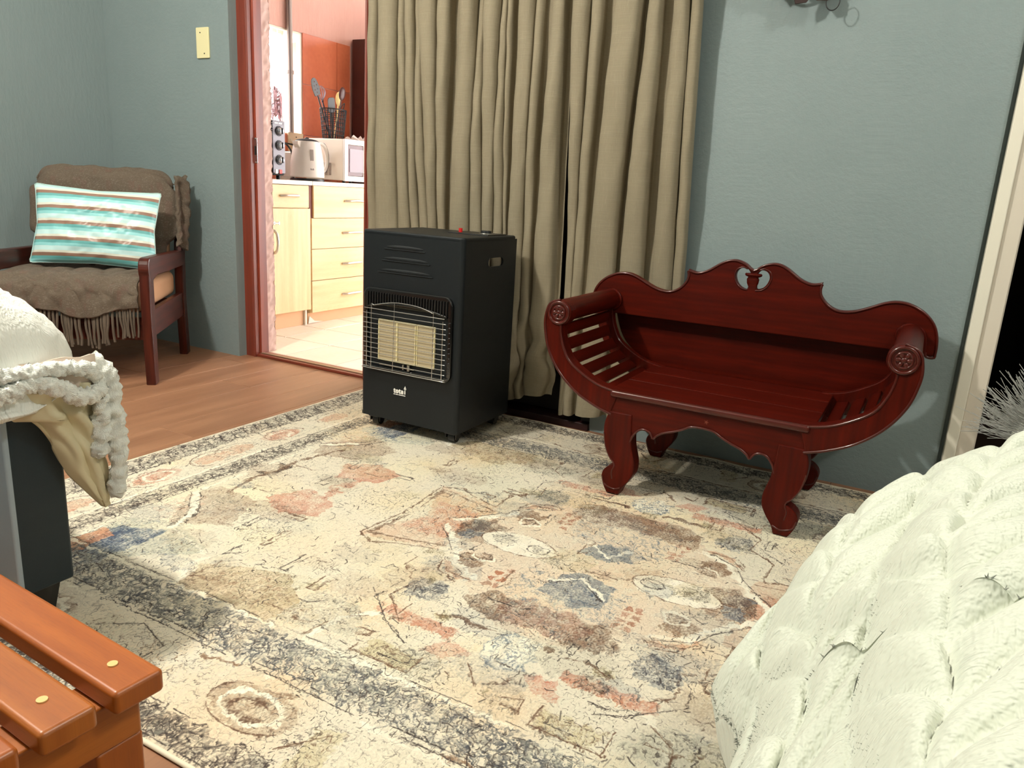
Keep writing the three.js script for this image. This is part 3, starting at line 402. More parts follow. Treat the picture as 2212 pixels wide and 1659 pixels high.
// ---------- carved mahogany bench (drawn about its centre, a = sideways) ----------
{
  const mBead = Ph('#ffffff', 0.3, { map: tMahog, specularIntensity: 0.5, clearcoat: 0.6, clearcoatRoughness: 0.1 });
  const o = thing('carved_bench', 'small carved dark mahogany bench with scroll arms and crested back', 'bench', [-0.513, 0.0125, 0]);
  const mir = (pts, s) => pts.map(([a, b]) => [a * s, b]);
  const side = (pts, s) => poly(s > 0 ? pts : mir(pts, -1).reverse());
  // front arms: a scrolled band that sweeps down into the seat rail
  const outer = splinePts([[.5, .605], [.535, .59], [.549, .55], [.548, .505], [.53, .438], [.487, .37], [.424, .315], [.353, .28], [.296, .262]], 44);
  const inner = splinePts([[.272, .342], [.341, .356], [.397, .382], [.447, .417], [.472, .46], [.484, .5], [.487, .53]], 36);
  const scroll = Array.from({ length: 14 }, (_, i) => { const t = lerp(-2.0, -4.6, i / 13); return [.499 + .0425 * Math.cos(t), .565 + .041 * Math.sin(t)]; });
  const armPts = [...outer, ...inner, ...scroll];
  const ZF = .612, armT = .046;
  for (const s of [-1, 1]) {
    const a = M('arm_front', muv(ext(side(armPts, s), armT, .004, 2).translate(0, 0, ZF - armT), 'y', 2), mMahog, o);
    M('edge_bead', [tube(mir(outer.map(([x, y]) => [x - .004, y + .002]), s).map(([x, y]) => [x, y, ZF - .001]), .0045, 60, 6), tube(mir(inner.map(([x, y]) => [x + .003, y - .004]), s).map(([x, y]) => [x, y, ZF - .001]), .0042, 50, 6)], mBead, a);
    const ros = M('rosette', [new THREE.TorusGeometry(.034, .005, 8, 36), new THREE.TorusGeometry(.021, .0032, 8, 28), new THREE.SphereGeometry(.008, 14, 10).scale(1, 1, .6), ...Array.from({ length: 6 }, (_, i) => new THREE.SphereGeometry(.0075, 10, 8).scale(1.25, .8, .5).rotateZ(i * Math.PI / 3).translate(.0145 * Math.cos(i * Math.PI / 3), .0145 * Math.sin(i * Math.PI / 3), 0)), new THREE.CylinderGeometry(.036, .036, .004, 32).rotateX(Math.PI / 2).translate(0, 0, -.002)], mBead, a); ros.position.set(s * .499, .565, ZF + .002);
    M('arm_rail', muv(new THREE.CylinderGeometry(.037, .037, .44, 32).rotateX(Math.PI / 2).translate(s * .502, .567, .36), 'z', 2), mMahog, o);
    // slats along the sweep of the arm
    const mid = new THREE.SplineCurve([[.505, .52], [.503, .465], [.477, .41], [.432, .364], [.375, .33], [.318, .314]].map((p) => V2(...p)));
    for (let i = 0; i < 6; i++) { const t = .06 + i * .172, p = mid.getPointAt(t), d = mid.getTangentAt(t); const m = M('arm_slat', muv(box(.040, .011, .455, 0, 0, 0, .003), 'z', 2), mMahog, o); m.position.set(s * p.x, p.y, .345); m.rotation.z = Math.atan2(d.y, d.x * s); }
    const back = M('arm_rear', muv(ext(side(armPts, s), .03, .003, 1).translate(0, 0, .135), 'y', 2), mMahog, o);
    // cabriole legs with scroll feet
    const leg = [...splinePts([[.298, .275], [.311, .235], [.311, .195], [.303, .155], [.285, .12], [.266, .098]], 20), ...splinePts([[.268, .097], [.286, .089], [.302, .072], [.306, .05], [.297, .022], [.284, .0]], 16), [.243, 0], ...splinePts([[.243, .001], [.234, .024], [.214, .053], [.2, .083], [.2, .12], [.212, .163], [.217, .2], [.222, .275]], 24)];
    for (const [z, t] of [[ZF - .052, .052], [.125, .048]]) {
      const l = M('leg', muv(ext(side(leg, s), t, .004, 2).translate(0, 0, z), 'y', 2), mMahog, o);
      M('foot_bead', tube(mir([[.238, .026], [.262, .018], [.292, .028], [.303, .055]], s).map(([x, y]) => [x, y, z + t]), .0028, 24, 6), mBead, l);
      M('leg_bead', tube(mir([[.309, .2], [.3, .155], [.282, .12], [.265, .1], [.272, .075], [.268, .05]], s).map(([x, y]) => [x, y, z + t - .001]), .0026, 30, 6), mBead, l);
    }
    M('side_rail', muv(span(Math.min(s * .25, s * .29), Math.max(s * .25, s * .29), .27, .325, .13, .6), 'z', 2), mMahog, o);
  }
  const half = splinePts([[0, .272], [.034, .269], [.058, .256], [.085, .244], [.118, .232], [.138, .219]], 26).concat([[.148, .207]], splinePts([[.151, .212], [.162, .226], [.18, .231], [.198, .224], [.214, .204], [.222, .18]], 20));
  const ap = [...half.slice().reverse().map(([a, b]) => [-a, b]), ...half.slice(1), [.3, .255], [.3, .335], [-.3, .335], [-.3, .255]];
  const apron = M('apron', muv(ext(poly(ap), .03, .003, 2).translate(0, 0, ZF - .034), 'x', 2), mMahog, o);
  M('edge_bead', [tube([...half.slice().reverse().map(([a, b]) => [-a, b + .004, ZF - .003]), ...half.slice(1).map(([a, b]) => [a, b + .004, ZF - .003])], .0038, 150, 6)], mBead, apron);
  M('star_mark', ext((() => { const s = new THREE.Shape(); for (let i = 0; i < 10; i++) { const t = i * Math.PI / 5, r = i % 2 ? .003 : .008; i ? s.lineTo(r * Math.cos(t), r * Math.sin(t)) : s.moveTo(r, 0); } return s; })(), .002, 0).translate(.01, .297, ZF - .005), S('#6e2a16', .5), apron);
  for (const [z0, z1] of [[.14, .275], [.277, .425], [.427, .6]]) M('seat_board', muv(span(-.31, .31, .322, .342, z0, z1, .003), 'x', 2, z0), mMahog, o);
  M('seat_edge', muv(span(-.3, .3, .322, .345, .6, .619, .009, 4), 'x', 2), mBead, o);
  // back: crested board with a pierced heart and a small urn
  const top = [[.012, .7285], [.03, .742], [.058, .751], [.085, .749], [.114, .735], [.152, .709], [.185, .697], [.208, .699], [.2225, .7035]];
  const top2 = [[.2225, .7035], [.219, .683], [.226, .66], [.25, .634], [.285, .62], [.33, .625], [.376, .644], [.41, .66], [.445, .669], [.486, .665], [.53, .643], [.559, .612], [.573, .575], [.577, .54], [.576, .512]];
  const hook = [[.576, .512], [.555, .511], [.546, .532], [.53, .548], [.51, .553]];
  const hp = [...splinePts(top, 40), ...splinePts(top2, 60).slice(1), ...splinePts(hook, 14).slice(1), [.5, .515]];
  const sh = poly([[0, .722], ...hp, ...hp.slice().reverse().map(([a, b]) => [-a, b])]);
  for (const s of [-1, 1]) { const p = new THREE.Path(); splinePts([[s * .008, .709], [s * .02, .724], [s * .036, .7265], [s * .052, .717], [s * .058, .698], [s * .05, .675], [s * .034, .66], [s * .014, .656], [s * .010, .68]], 30, true).forEach(([x, y], i) => (i ? p.lineTo(x, y) : p.moveTo(x, y))); sh.holes.push(p); }
  const bk = M('backrest', muv(ext(sh, .026, .003, 2, 8).translate(0, 0, .128), 'x', 2), mMahog, o);
  M('crest_bead', [-1, 1].map((s) => tube([[0, .723], ...hp.filter((_, i) => i % 2 === 0 && i < 108)].map(([a, b]) => [a * s, b - .004, .153]), .005, 150, 6)), mBead, bk);
  M('urn', new THREE.LatheGeometry([[0, .652], [.016, .654], [.013, .664], [.019, .676], [.021, .69], [.017, .697], [.027, .701], [.029, .706], [.027, .71], [0, .711]].map((p) => V2(...p)), 28).scale(1, 1, .5).translate(0, 0, .146), mMahog, bk);
  M('hole_bead', [-1, 1].map((s) => tube([[s * .02, .724], [s * .036, .7285], [s * .055, .719], [s * .061, .698], [s * .053, .674], [s * .034, .657], [s * .014, .653]].map(([a, b]) => [a, b, .154]), .0028, 40, 6)), mBead, bk);
  M('back_panel', muv(ext(poly([...splinePts([[.5, .53], [.47, .44], [.42, .38], [.33, .33], [.3, .32]], 20), ...splinePts([[.5, .53], [.47, .44], [.42, .38], [.33, .33], [.3, .32]], 20).reverse().map(([a, b]) => [-a, b])]), .014, .002, 1).translate(0, 0, .088), 'x', 2), mMahog, o);
  M('back_rail', muv(span(-.32, .32, .27, .325, .125, .15), 'x', 2), mMahog, o);
}
// ---------- gas heater ----------
{
  const o = thing('gas_heater', 'black cabinet gas heater with wire guard on small castors', 'heater', [-1.65, 0.0125, 0]);
  const mB = Ph('#14181b', 0.45, { specularIntensity: .5, clearcoat: .06, clearcoatRoughness: .3, bumpMap: grainBump(40, 40, 5, 6), bumpScale: .0004 }), mGl = Ph('#08080a', 0.12, { clearcoat: .6, clearcoatRoughness: .08 });
  const X = .2265, Y0 = .046, Y1 = .766, Z0 = .16, Z1 = .545;
  // shell: front and sides in one bent sheet (a rounded U in plan), top and bottom, open at the back
  const R = .018, U = new THREE.Shape(); const T = .008;
  U.moveTo(-X, -Z0); U.lineTo(-X, -(Z1 - R)); U.absarc(-X + R, -(Z1 - R), R, Math.PI, Math.PI * 1.5); U.lineTo(X - R, -Z1); U.absarc(X - R, -(Z1 - R), R, -Math.PI / 2, 0); U.lineTo(X, -(Z1 - R)); U.lineTo(X - T, -(Z1 - R - .002)); U.absarc(X - R, -(Z1 - R), R - T, 0, -Math.PI / 2, true); U.lineTo(-X + R, -(Z1 - T)); U.absarc(-X + R, -(Z1 - R), R - T, Math.PI * 1.5, Math.PI, true); U.lineTo(-X + T, -Z0); U.closePath();
  const bodyG = [new THREE.ExtrudeGeometry(U, { depth: Y1 - Y0 - .012, bevelEnabled: false, curveSegments: 8 }).rotateX(-Math.PI / 2).translate(0, Y0, 0)];
  const body = M('cabinet', bodyG, mB, o);
  const sp = new THREE.Shape(); sp.moveTo(-(Z1 - R), Y0); sp.lineTo(-Z0, Y0); sp.lineTo(-Z0, Y1 - .012); sp.lineTo(-(Z1 - R), Y1 - .012); sp.closePath();
  const hole = new THREE.Path(); hole.absarc(-.36, .672, .0165, Math.PI / 2, Math.PI * 1.5); hole.absarc(-.277, .672, .0165, -Math.PI / 2, Math.PI / 2); hole.closePath(); sp.holes.push(hole);
  M('side_panel', new THREE.ExtrudeGeometry(sp, { depth: T, bevelEnabled: false, curveSegments: 10 }).rotateY(Math.PI / 2).translate(X - T, 0, 0), mB, o);
  M('hand_hole_rim', new THREE.TorusGeometry(.0165, .002, 6, 20, Math.PI).rotateZ(Math.PI / 2).rotateY(Math.PI / 2).translate(X, .672, .36), mBlackMatt, o);
  M('top_panel', ext(roundRect(2 * X, Z1 - Z0, .02), .02, .007, 4).rotateX(-Math.PI / 2).translate(0, Y1 - .02, (Z0 + Z1) / 2), mB, o);
  M('base_panel', span(-X + .002, X - .002, Y0 - .002, Y0 + .012, Z0, Z1 - .004, .003), mB, o);
  const ctl = M('control_panel', span(.02, .2, Y1 - .002, Y1 + .004, .2, .34, .002), mBlack, o); M('knob', [cyl(.02, .022, .012, .15, Y1 + .009, .27)], mBlack, ctl); M('ignition_button', cyl(.0075, .0075, .016, .06, Y1 + .011, .31), S('#c11a1a', .35), ctl); M('knob_ring', new THREE.TorusGeometry(.026, .002, 6, 24).rotateX(Math.PI / 2).translate(.15, Y1 + .004, .27), mSteel, ctl);
  // pressed louvres
  for (const [x0, x1, y] of [[-.125, .071, .704], [-.137, .092, .661], [-.154, .106, .617]]) M('louvre', [new THREE.SphereGeometry(1, 24, 10).scale((x1 - x0) / 2, .009, .006).translate((x0 + x1) / 2, y + .006, Z1 - .003), span(x0 + .006, x1 - .006, y - .004, y, Z1 - .004, Z1 + .0035, .0015)], mB, o);
  // glossy surround with recess
  const fs = roundRect(.402, .318, .034, -.006, .396); const rh = new THREE.Path(); roundRect(.366, .235, .02, -.006, .372).getPoints(6).reverse().forEach((p, i) => (i ? rh.lineTo(p.x, p.y) : rh.moveTo(p.x, p.y))); fs.holes.push(rh);
  const sur = M('surround', ext(fs, .02, .005, 3, 8).translate(0, 0, Z1 - .008), mGl, o);
  M('recess', [span(-.19, .178, .25, .495, Z1 - .006, Z1 - .0005, 0)], S('#0a0908', .7), o);
  for (let i = 0; i < 30; i++) { const t = i / 29, x = lerp(-.185, .173, t), arc = .02 * (1 - Math.pow(2 * t - 1, 2)); M('vent_fin', span(x - .0025, x + .0025, .492 + arc * .7 - .008, .538, Z1 + .008, Z1 + .0165, 0), mBlack, o); }
  M('vent_arch', tube([[-.187, .482, Z1 + .012], [-.1, .497, Z1 + .014], [-.006, .503, Z1 + .014], [.09, .497, Z1 + .014], [.175, .482, Z1 + .012]], .005, 30, 6), mGl, o);
  // ceramic plaques
  const tC = tex(128, 256, (ctx, w, h) => { ctx.fillStyle = 'rgb(196,180,148)'; ctx.fillRect(0, 0, w, h); ctx.fillStyle = 'rgba(96,84,66,.75)'; for (let y = 2; y < h; y += 5) for (let x = 2; x < w; x += 5) ctx.fillRect(x, y, 2.6, 2.6); });
  const mC = S('#ffffff', .85, { map: tC }), mR = S('#e4d6a8', .6);
  for (const [x0, x1] of [[-.136, -.054], [-.048, .032], [.042, .117]]) { const p = M('ceramic_plaque', new THREE.PlaneGeometry(x1 - x0, .148).translate((x0 + x1) / 2, .359, Z1 + .0045), mC, o); M('plaque_body', span(x0, x1, .285, .433, Z1 - .001, Z1 + .004, .001), mR, p); M('plaque_rim', [span(x0 - .003, x0 + .001, .283, .435, Z1, Z1 + .007, 0), span(x1 - .001, x1 + .003, .283, .435, Z1, Z1 + .007, 0), span(x0 - .003, x1 + .003, .433, .437, Z1, Z1 + .007, 0), span(x0 - .003, x1 + .003, .281, .285, Z1, Z1 + .007, 0)], mR, p); }
  M('pilot_burner', [span(-.13, .03, .262, .266, Z1 + .004, Z1 + .01, .001), cyl(.006, .006, .022, .008, .268, Z1 + .01), span(-.02, -.014, .258, .277, Z1 + .004, Z1 + .012, .001)], mSteel, o);
  // wire guard
  const guard = M('wire_guard', rod([-.187, .478, Z1 + .03], [.176, .478, Z1 + .03], .0016, 6), mChrome, o);
  for (let i = 1; i <= 12; i++) { const y = .478 - i * .0187; M('wire', tube([[-.184, y, Z1 + .012], [-.188, y, Z1 + .024], [-.18, y, Z1 + .03], [-.006, y, Z1 + .031], [.168, y, Z1 + .03], [.177, y, Z1 + .024], [.174, y, Z1 + .012]], .0013, 36, 5), mChrome, guard); }
  M('wire', tube([[-.186, .244, Z1 + .013], [-.186, .249, Z1 + .036], [-.006, .249, Z1 + .038], [.174, .249, Z1 + .036], [.176, .244, Z1 + .013]], .0018, 40, 5), mChrome, guard);
  for (const x of [-.178, .168]) M('wire', rod([x, .255, Z1 + .028], [x, .468, Z1 + .028], .0016, 6), mChrome, guard);
  M('wire', tube([[-.155, .245, Z1 + .029], [-.155, .48, Z1 + .029], [-.145, .491, Z1 + .026], [-.07, .507, Z1 + .022], [-.01, .51, Z1 + .02], [.06, .506, Z1 + .022], [.12, .492, Z1 + .026], [.127, .48, Z1 + .029], [.127, .245, Z1 + .029]], .0016, 90, 5), mChrome, guard);
  M('wire', rod([-.052, .25, Z1 + .029], [-.052, .507, Z1 + .023], .0014, 6), mChrome, guard);
  // printed maker's mark
  const tl = tex(256, 192, (ctx, w, h) => { ctx.clearRect(0, 0, w, h); ctx.fillStyle = '#f2f0ea'; ctx.strokeStyle = '#f2f0ea'; ctx.font = 'bold 92px sans-serif'; ctx.lineWidth = 7; ctx.strokeText('tota', 14, 140, 190); ctx.fillText('tota', 14, 140, 190); ctx.fillRect(212, 82, 20, 58); ctx.beginPath(); ctx.moveTo(226, 4); ctx.bezierCurveTo(222, 34, 198, 44, 204, 62); ctx.bezierCurveTo(210, 80, 246, 78, 244, 56); ctx.bezierCurveTo(242, 40, 228, 30, 226, 4); ctx.fill(); ctx.fillStyle = '#14181b'; ctx.beginPath(); ctx.arc(224, 56, 7, 0, 7); ctx.fill(); ctx.fillStyle = '#f2f0ea'; for (const [a, b] of [[14, 34], [54, 46], [108, 124]]) ctx.fillRect(a, 156, b, 13); });
  M('maker_mark', new THREE.PlaneGeometry(.066, .0495).translate(-.037, .171, Z1 + .0006), S('#ffffff', .45, { map: tl, transparent: true }), o);
  for (const [x, z] of [[-.18, .5], [.18, .5], [-.18, .21], [.18, .21]]) { const c = M('castor', [cyl(.02, .02, .022).rotateZ(Math.PI / 2).translate(x, .02, z - .004), cyl(.02, .02, .008).rotateZ(Math.PI / 2).translate(x + .014, .02, z - .004)], mBlack, o); M('castor_fork', [box(.05, .014, .05, x, .041, z, .004), box(.005, .03, .03, x - .022, .03, z, .002), box(.005, .03, .03, x + .024, .03, z, .002)], mBlack, c); }
  M('gas_hose', tube([[.12, .25, .2], [.16, .25, .145], [.15, .15, .14], [.1, .08, .16]], .006, 24, 8), S('#c9c4b8', .5), o);
}
// ---------- armchair in the corner ----------
const CH = { at: [-3.4535, 0, 0.607], turn: Math.atan2(0.637, 0.771) };
{
  const o = thing('armchair', 'dark wooden armchair set diagonally in the corner', 'armchair', CH.at, CH.turn);
  const W = 0.32;
  for (const s of [-1, 1]) {
    // side frame: front leg running up into a rounded arm board
    const armS = poly([...splinePts([[.305, .44], [.345, .5], [.345, .545], [.325, .568], [.29, .572]], 16), [-.3, .552], [-.32, .545], [-.32, .475], [.0, .478], [.2, .485], [.27, .47]]);
    M('arm', muv(ext(armS, .045, .006, 2).rotateY(-Math.PI / 2).translate(s * W + .0225, 0, 0), 'z', 2), mChair, o);
    M('leg', muv(ext(poly([[.275, 0], [.335, 0], [.348, .3], [.343, .5], [.27, .5], [.272, .3]]), .042, .005, 2).rotateY(-Math.PI / 2).translate(s * W + .021, 0, 0), 'y', 2), mChair, o);
    M('leg', muv(ext(poly([[-.375, 0], [-.315, 0], [-.285, .3], [-.3, .52], [-.37, .83], [-.405, .83], [-.36, .5], [-.345, .3]]), .042, .005, 2).rotateY(-Math.PI / 2).translate(s * W + .021, 0, 0), 'y', 2), mChair, o);
    M('side_rail', muv(span(s * W - .014, s * W + .014, .215, .335, -.31, .285, .003), 'z', 2), mChair, o);
  }
  M('front_rail', muv(span(-W, W, .2, .3, .27, .3, .003), 'x', 2), mChair, o);
  M('back_rail', muv(span(-W, W, .22, .3, -.34, -.31, .003), 'x', 2), mChair, o);
  M('top_rail', muv(span(-W + .03, W - .03, .75, .82, -.4, -.375, .006), 'x', 2), mChair, o);
  const mTan = S('#b98f6b', .9);
  M('seat_cushion', new RoundedBoxGeometry(.59, .13, .6, 4, .04).translate(0, .385, -.02), mTan, o);
  M('back_cushion', new RoundedBoxGeometry(.56, .48, .1, 4, .045).rotateX(-.17).translate(0, .655, -.318), mTan, o);
}
const tThrow = tex(512, 512, (ctx, w, h) => { const r = rng(19); ctx.fillStyle = 'rgb(92,80,68)'; ctx.fillRect(0, 0, w, h); for (let k = 0; k < 9000; k++) { const c = 60 + r() * 62 | 0; ctx.fillStyle = `rgba(${c + 14},${c + 3},${c - 8},.4)`; ctx.fillRect(r() * w, r() * h, 2 + r() * 5, 2 + r() * 3); } for (let k = 0; k < 40; k++) { ctx.fillStyle = `rgba(104,66,60,${.1 + r() * .12})`; ctx.fillRect(r() * w, r() * h, 8 + r() * 30, 30 + r() * 60); } }, 2.2, 2.2);
const mThrow = Ph('#ffffff', 1, { map: tThrow, bumpMap: tThrow, bumpScale: .004, sheen: .4, sheenRoughness: .6, sheenColor: new THREE.Color('#8a7868') });
{
  const o = thing('throw_blanket', 'brown chenille throw with a tasselled edge spread over the corner armchair', 'throw', CH.at, CH.turn);
  // over the back: front face, rolled top, rear face
  const prof = [[.475, -.21], [.57, -.228], [.7, -.248], [.85, -.272], [.915, -.285], [.945, -.315], [.945, -.36], [.92, -.395], [.85, -.412], [.7, -.44]];
  const pc = new THREE.SplineCurve(prof.map(([y, z]) => V2(z, y)));
  M('back_cover', thick(grid(44, 60, (s, q) => {
    const p = pc.getPoint(q), a = lerp(-1, 1, s), edge = Math.pow(Math.abs(a), 6), t = smooth(.35, .55, q);
    const x = a * (lerp(.285, .345, smooth(.58, .64, p.y)) + .01 * n2(q * 5, 2) - .035 * edge * smooth(.3, .5, q)) - .004; const round = .045 * edge, sg = lerp(1, -1, smooth(.42, .7, q));
    return { x, y: p.y - .075 * edge * smooth(.25, .5, q) + .008 * n2(x * 8, q * 6), z: p.x + .012 * (1 - smooth(.3, .5, q)) - round * sg + .008 * n2(x * 7 + 5, q * 7), u: s * .64, v: q * .95 };
  }), .012), mThrow, o);
  // right-hand fold that spills over the side of the back
  M('side_fold', thick(grid(16, 40, (s, q) => { const y = lerp(.575, .9, q), z = lerp(-.215, -.37, s) - (y - .55) * .14; return { x: .333 + .045 * Math.sin(Math.PI * s) * (0.6 + .4 * q) + .012 * Math.sin(s * 14 + q * 2) + .008 * n2(s * 4, q * 6), y: y + .025 * Math.sin(s * 9), z, u: s * .2, v: q * .4 }; }), .014), mThrow, o);
  // seat and front drop
  const sp = new THREE.SplineCurve([[-.24, .47], [-.1, .468], [.1, .472], [.25, .476], [.305, .468], [.335, .44], [.345, .4], [.345, .345]].map(([z, y]) => V2(z, y)));
  const drop = (a) => .03 * Math.sin(a * 2.1 + 1.2) + .012 * Math.sin(a * 6);
  const seatAt = (a, q) => { const p = sp.getPoint(q), f = smooth(.8, 1, q); return V(a * .29 + .006 * n2(a * 4, q * 3), p.y - f * drop(a) - (1 - f) * .012 * n2(a * 3, q * 4), p.x + .008 * n2(a * 6, q * 5) + .008 * f * Math.sin(a * 16)); };
  M('seat_cover', thick(grid(50, 50, (s, q) => { const v = seatAt(lerp(-1, 1, s), q); return { x: v.x, y: v.y, z: v.z, u: s * .58, v: q * .75 }; }), .010), mThrow, o);
  const r = rng(23);
  for (let i = 0; i < 46; i++) { const a = lerp(-.98, .98, i / 45) + (r() - .5) * .02; if (i === 27) continue; const v = seatAt(a, 1), L = .12 + r() * .025, dx = (r() - .5) * .018; M('tassel', tube([[v.x, v.y + .006, v.z - .004], [v.x + dx * .3, v.y - L * .35, v.z - .002 + r() * .004], [v.x + dx + .004 * Math.sin(i), v.y - L * .7, v.z - .003], [v.x + dx, v.y - L, v.z - .004 + (r() - .5) * .006]], .0045 + r() * .0016, 10, 5), mThrow, o); }
}
function pillow(w, h, d, n = 40) {
  const side = (s) => grid(n, n, (a, b) => { const x = lerp(-1, 1, s > 0 ? a : 1 - a), y = lerp(-1, 1, b), m = Math.pow((1 - Math.pow(Math.abs(x), 2.4)) * (1 - Math.pow(Math.abs(y), 2.4)), .5), pin = 1 - .07 * (1 - Math.abs(y)) * Math.pow(Math.abs(x), 3), pin2 = 1 - .07 * (1 - Math.abs(x)) * Math.pow(Math.abs(y), 3); return { x: x * w / 2 * pin, y: y * h / 2 * pin2, z: s * d / 2 * m + .006 * n2(x * 2.5 + s, y * 2.5) * m + .0035 * n2(x * 9, y * 5 + s) * m, u: s > 0 ? a : 1 - a, v: b }; });
  return join([side(1), side(-1)]);
}
{
  const o = thing('scatter_cushion', 'turquoise white and brown striped satin cushion on the armchair', 'cushion', CH.at, CH.turn);
  const tS = tex(64, 512, (ctx, w, h) => {
    const seq = []; for (let k = 0; k < 5; k++) seq.push([[206, 238, 238], 30], [[228, 228, 214], 15], [[146, 112, 96], 22], [[104, 172, 172], 20], [[150, 214, 216], 20]);
    const tot = seq.reduce((a, b) => a + b[1], 0); let y = 0; for (const [c, k] of seq) { ctx.fillStyle = `rgb(${c})`; ctx.fillRect(0, y / tot * h, w, k / tot * h + 1); y += k; }
  });
  const mS = Ph('#ffffff', .38, { map: tS, sheen: .5, sheenRoughness: .35, sheenColor: new THREE.Color('#e8ffff') });
  const g = new THREE.Group(); g.name = 'cushion_body'; g.position.set(.012, .666, -.078); g.rotation.set(-.3, 0, -.035); o.add(g);
  M('cover', pillow(.55, .372, .14, 48), mS, g);
  M('seam', tube(Array.from({ length: 48 }, (_, i) => { const t = i / 48 * 4, k = Math.floor(t), f = (t - k) * 2 - 1; const c = [[f, -1], [1, f], [-f, 1], [-1, -f]][k], px = 1 - .07 * (1 - Math.abs(c[1])) * Math.pow(Math.abs(c[0]), 3), py = 1 - .07 * (1 - Math.abs(c[0])) * Math.pow(Math.abs(c[1]), 3); return [c[0] * .275 * px, c[1] * .186 * py, 0]; }), .003, 160, 6, true), mS, g);
}
// ---------- light switch plate ----------
{
  const o = thing('blank_switch_plate', 'cream rectangular wall plate beside the kitchen doorway', 'wall plate', [-3.3445, 1.571, 0]);
  M('plate', ext(roundRect(.089, .143, .005), .009, .0025, 2), S('#e9dfae', .45), o);
  M('screw', cyl(.003, .003, .002).rotateX(Math.PI / 2).translate(-.013, .047, .0095), mDark, o); M('screw', cyl(.003, .003, .002).rotateX(Math.PI / 2).translate(.013, -.05, .0095), mDark, o);
}
// ---------- wall ornament above the bench ----------
{
  const o = thing('wall_ornament', 'dark metal flower ornament with a wire loop high on the wall', 'wall decoration', [-0.49, 1.645, 0.02]);
  const mO = S('#3a2a28', .5, { metalness: .4 }), mO2 = S('#54403e', .55, { metalness: .3 });
  M('stem', tube([[-.16, .02, .05], [-.05, -.03, .045], [.06, .01, .045], [.17, .06, .05]], .005, 40, 6), mBlack, o);
  const petal = (L, w) => ext(poly([[0, 0], [L * .35, w], [L * .75, w * .9], [L, 0], [L * .75, -w * .9], [L * .35, -w]]), .004, .001, 1);
  for (const [fx, fy, n, L] of [[-.1, .045, 6, .07], [.02, .0, 5, .085], [.15, .075, 6, .075]]) { for (let i = 0; i < n; i++) { const p = M('petal', petal(L, L * .34), i % 2 ? mO : mO2, o); p.position.set(fx, fy, .05); p.rotation.set(.25 * Math.sin(i), -.35 * Math.cos(i), i * 2 * Math.PI / n + .4); } M('flower_centre', new THREE.SphereGeometry(.014, 14, 10).scale(1, 1, .6).translate(fx, fy, .056), mBlack, o); }
  M('wire_loop', tube(Array.from({ length: 20 }, (_, i) => { const t = i / 20 * 6.283; return [.09 + .02 * Math.cos(t), -.068 + .026 * Math.sin(t), .05]; }), .0018, 50, 6, true), mBlack, o);
  M('hook', rod([0, .03, -.02], [0, .03, .05], .003), mBlack, o);
}
// ---------- grey blue sofa at the left, only its far arm in view ----------
const plushBump = tex(256, 256, (ctx, w, h) => pix(ctx, w, h, (u, v) => { const k = 128 + 70 * tn(u, v, 14, 14, 3) + 60 * tn(u, v, 40, 40, 4); return [k, k, k]; }), 1, 1, false);
{
  const o = thing('sofa', 'blue grey leatherette sofa whose end panel stands by the slatted table', 'sofa', [-1.92, 0.0125, 2.0]);
  const mL = Ph('#b4c3ce', .45, { bumpMap: grainBump(30, 30, 6, 5), bumpScale: .0006, clearcoat: .1 });
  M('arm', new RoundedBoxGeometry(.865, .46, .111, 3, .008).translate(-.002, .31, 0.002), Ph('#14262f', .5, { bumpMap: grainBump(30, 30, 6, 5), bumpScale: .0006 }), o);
  M('side_panel', new RoundedBoxGeometry(.868, .462, .012, 2, .004).translate(0, .31, .056), mL, o);
  M('seat_base', new RoundedBoxGeometry(.7, .2, 1.6, 3, .02).translate(-.1, .2, .87), mL, o);
  M('seat_cushion', new RoundedBoxGeometry(.68, .14, 1.58, 4, .04).translate(-.1, .37, .87), mL, o);
  M('backrest', new RoundedBoxGeometry(.18, .62, 1.5, 4, .04).translate(-.42, .48, .93), mL, o);
  M('arm', new RoundedBoxGeometry(.87, .46, .115, 3, .012).translate(0, .31, 1.74), mL, o);
  for (const x of [-.38, .37]) for (const z of [.0, 1.74]) M('foot', new THREE.CylinderGeometry(.052, .034, .082, 4).rotateY(Math.PI / 4).translate(x, .041, z), mBlack, o);
}
const mFleece = Ph('#d3d7c9', 1, { bumpMap: plushBump, bumpScale: .004, sheen: .35, sheenRoughness: .7, sheenColor: new THREE.Color('#ffffff') });
const mSherpa = Ph('#f5f5ee', 1, { bumpMap: plushBump, bumpScale: .004, sheen: .3, sheenRoughness: .7, sheenColor: new THREE.Color('#ffffff') });
const mLining = S('#e2cdbd', .95);
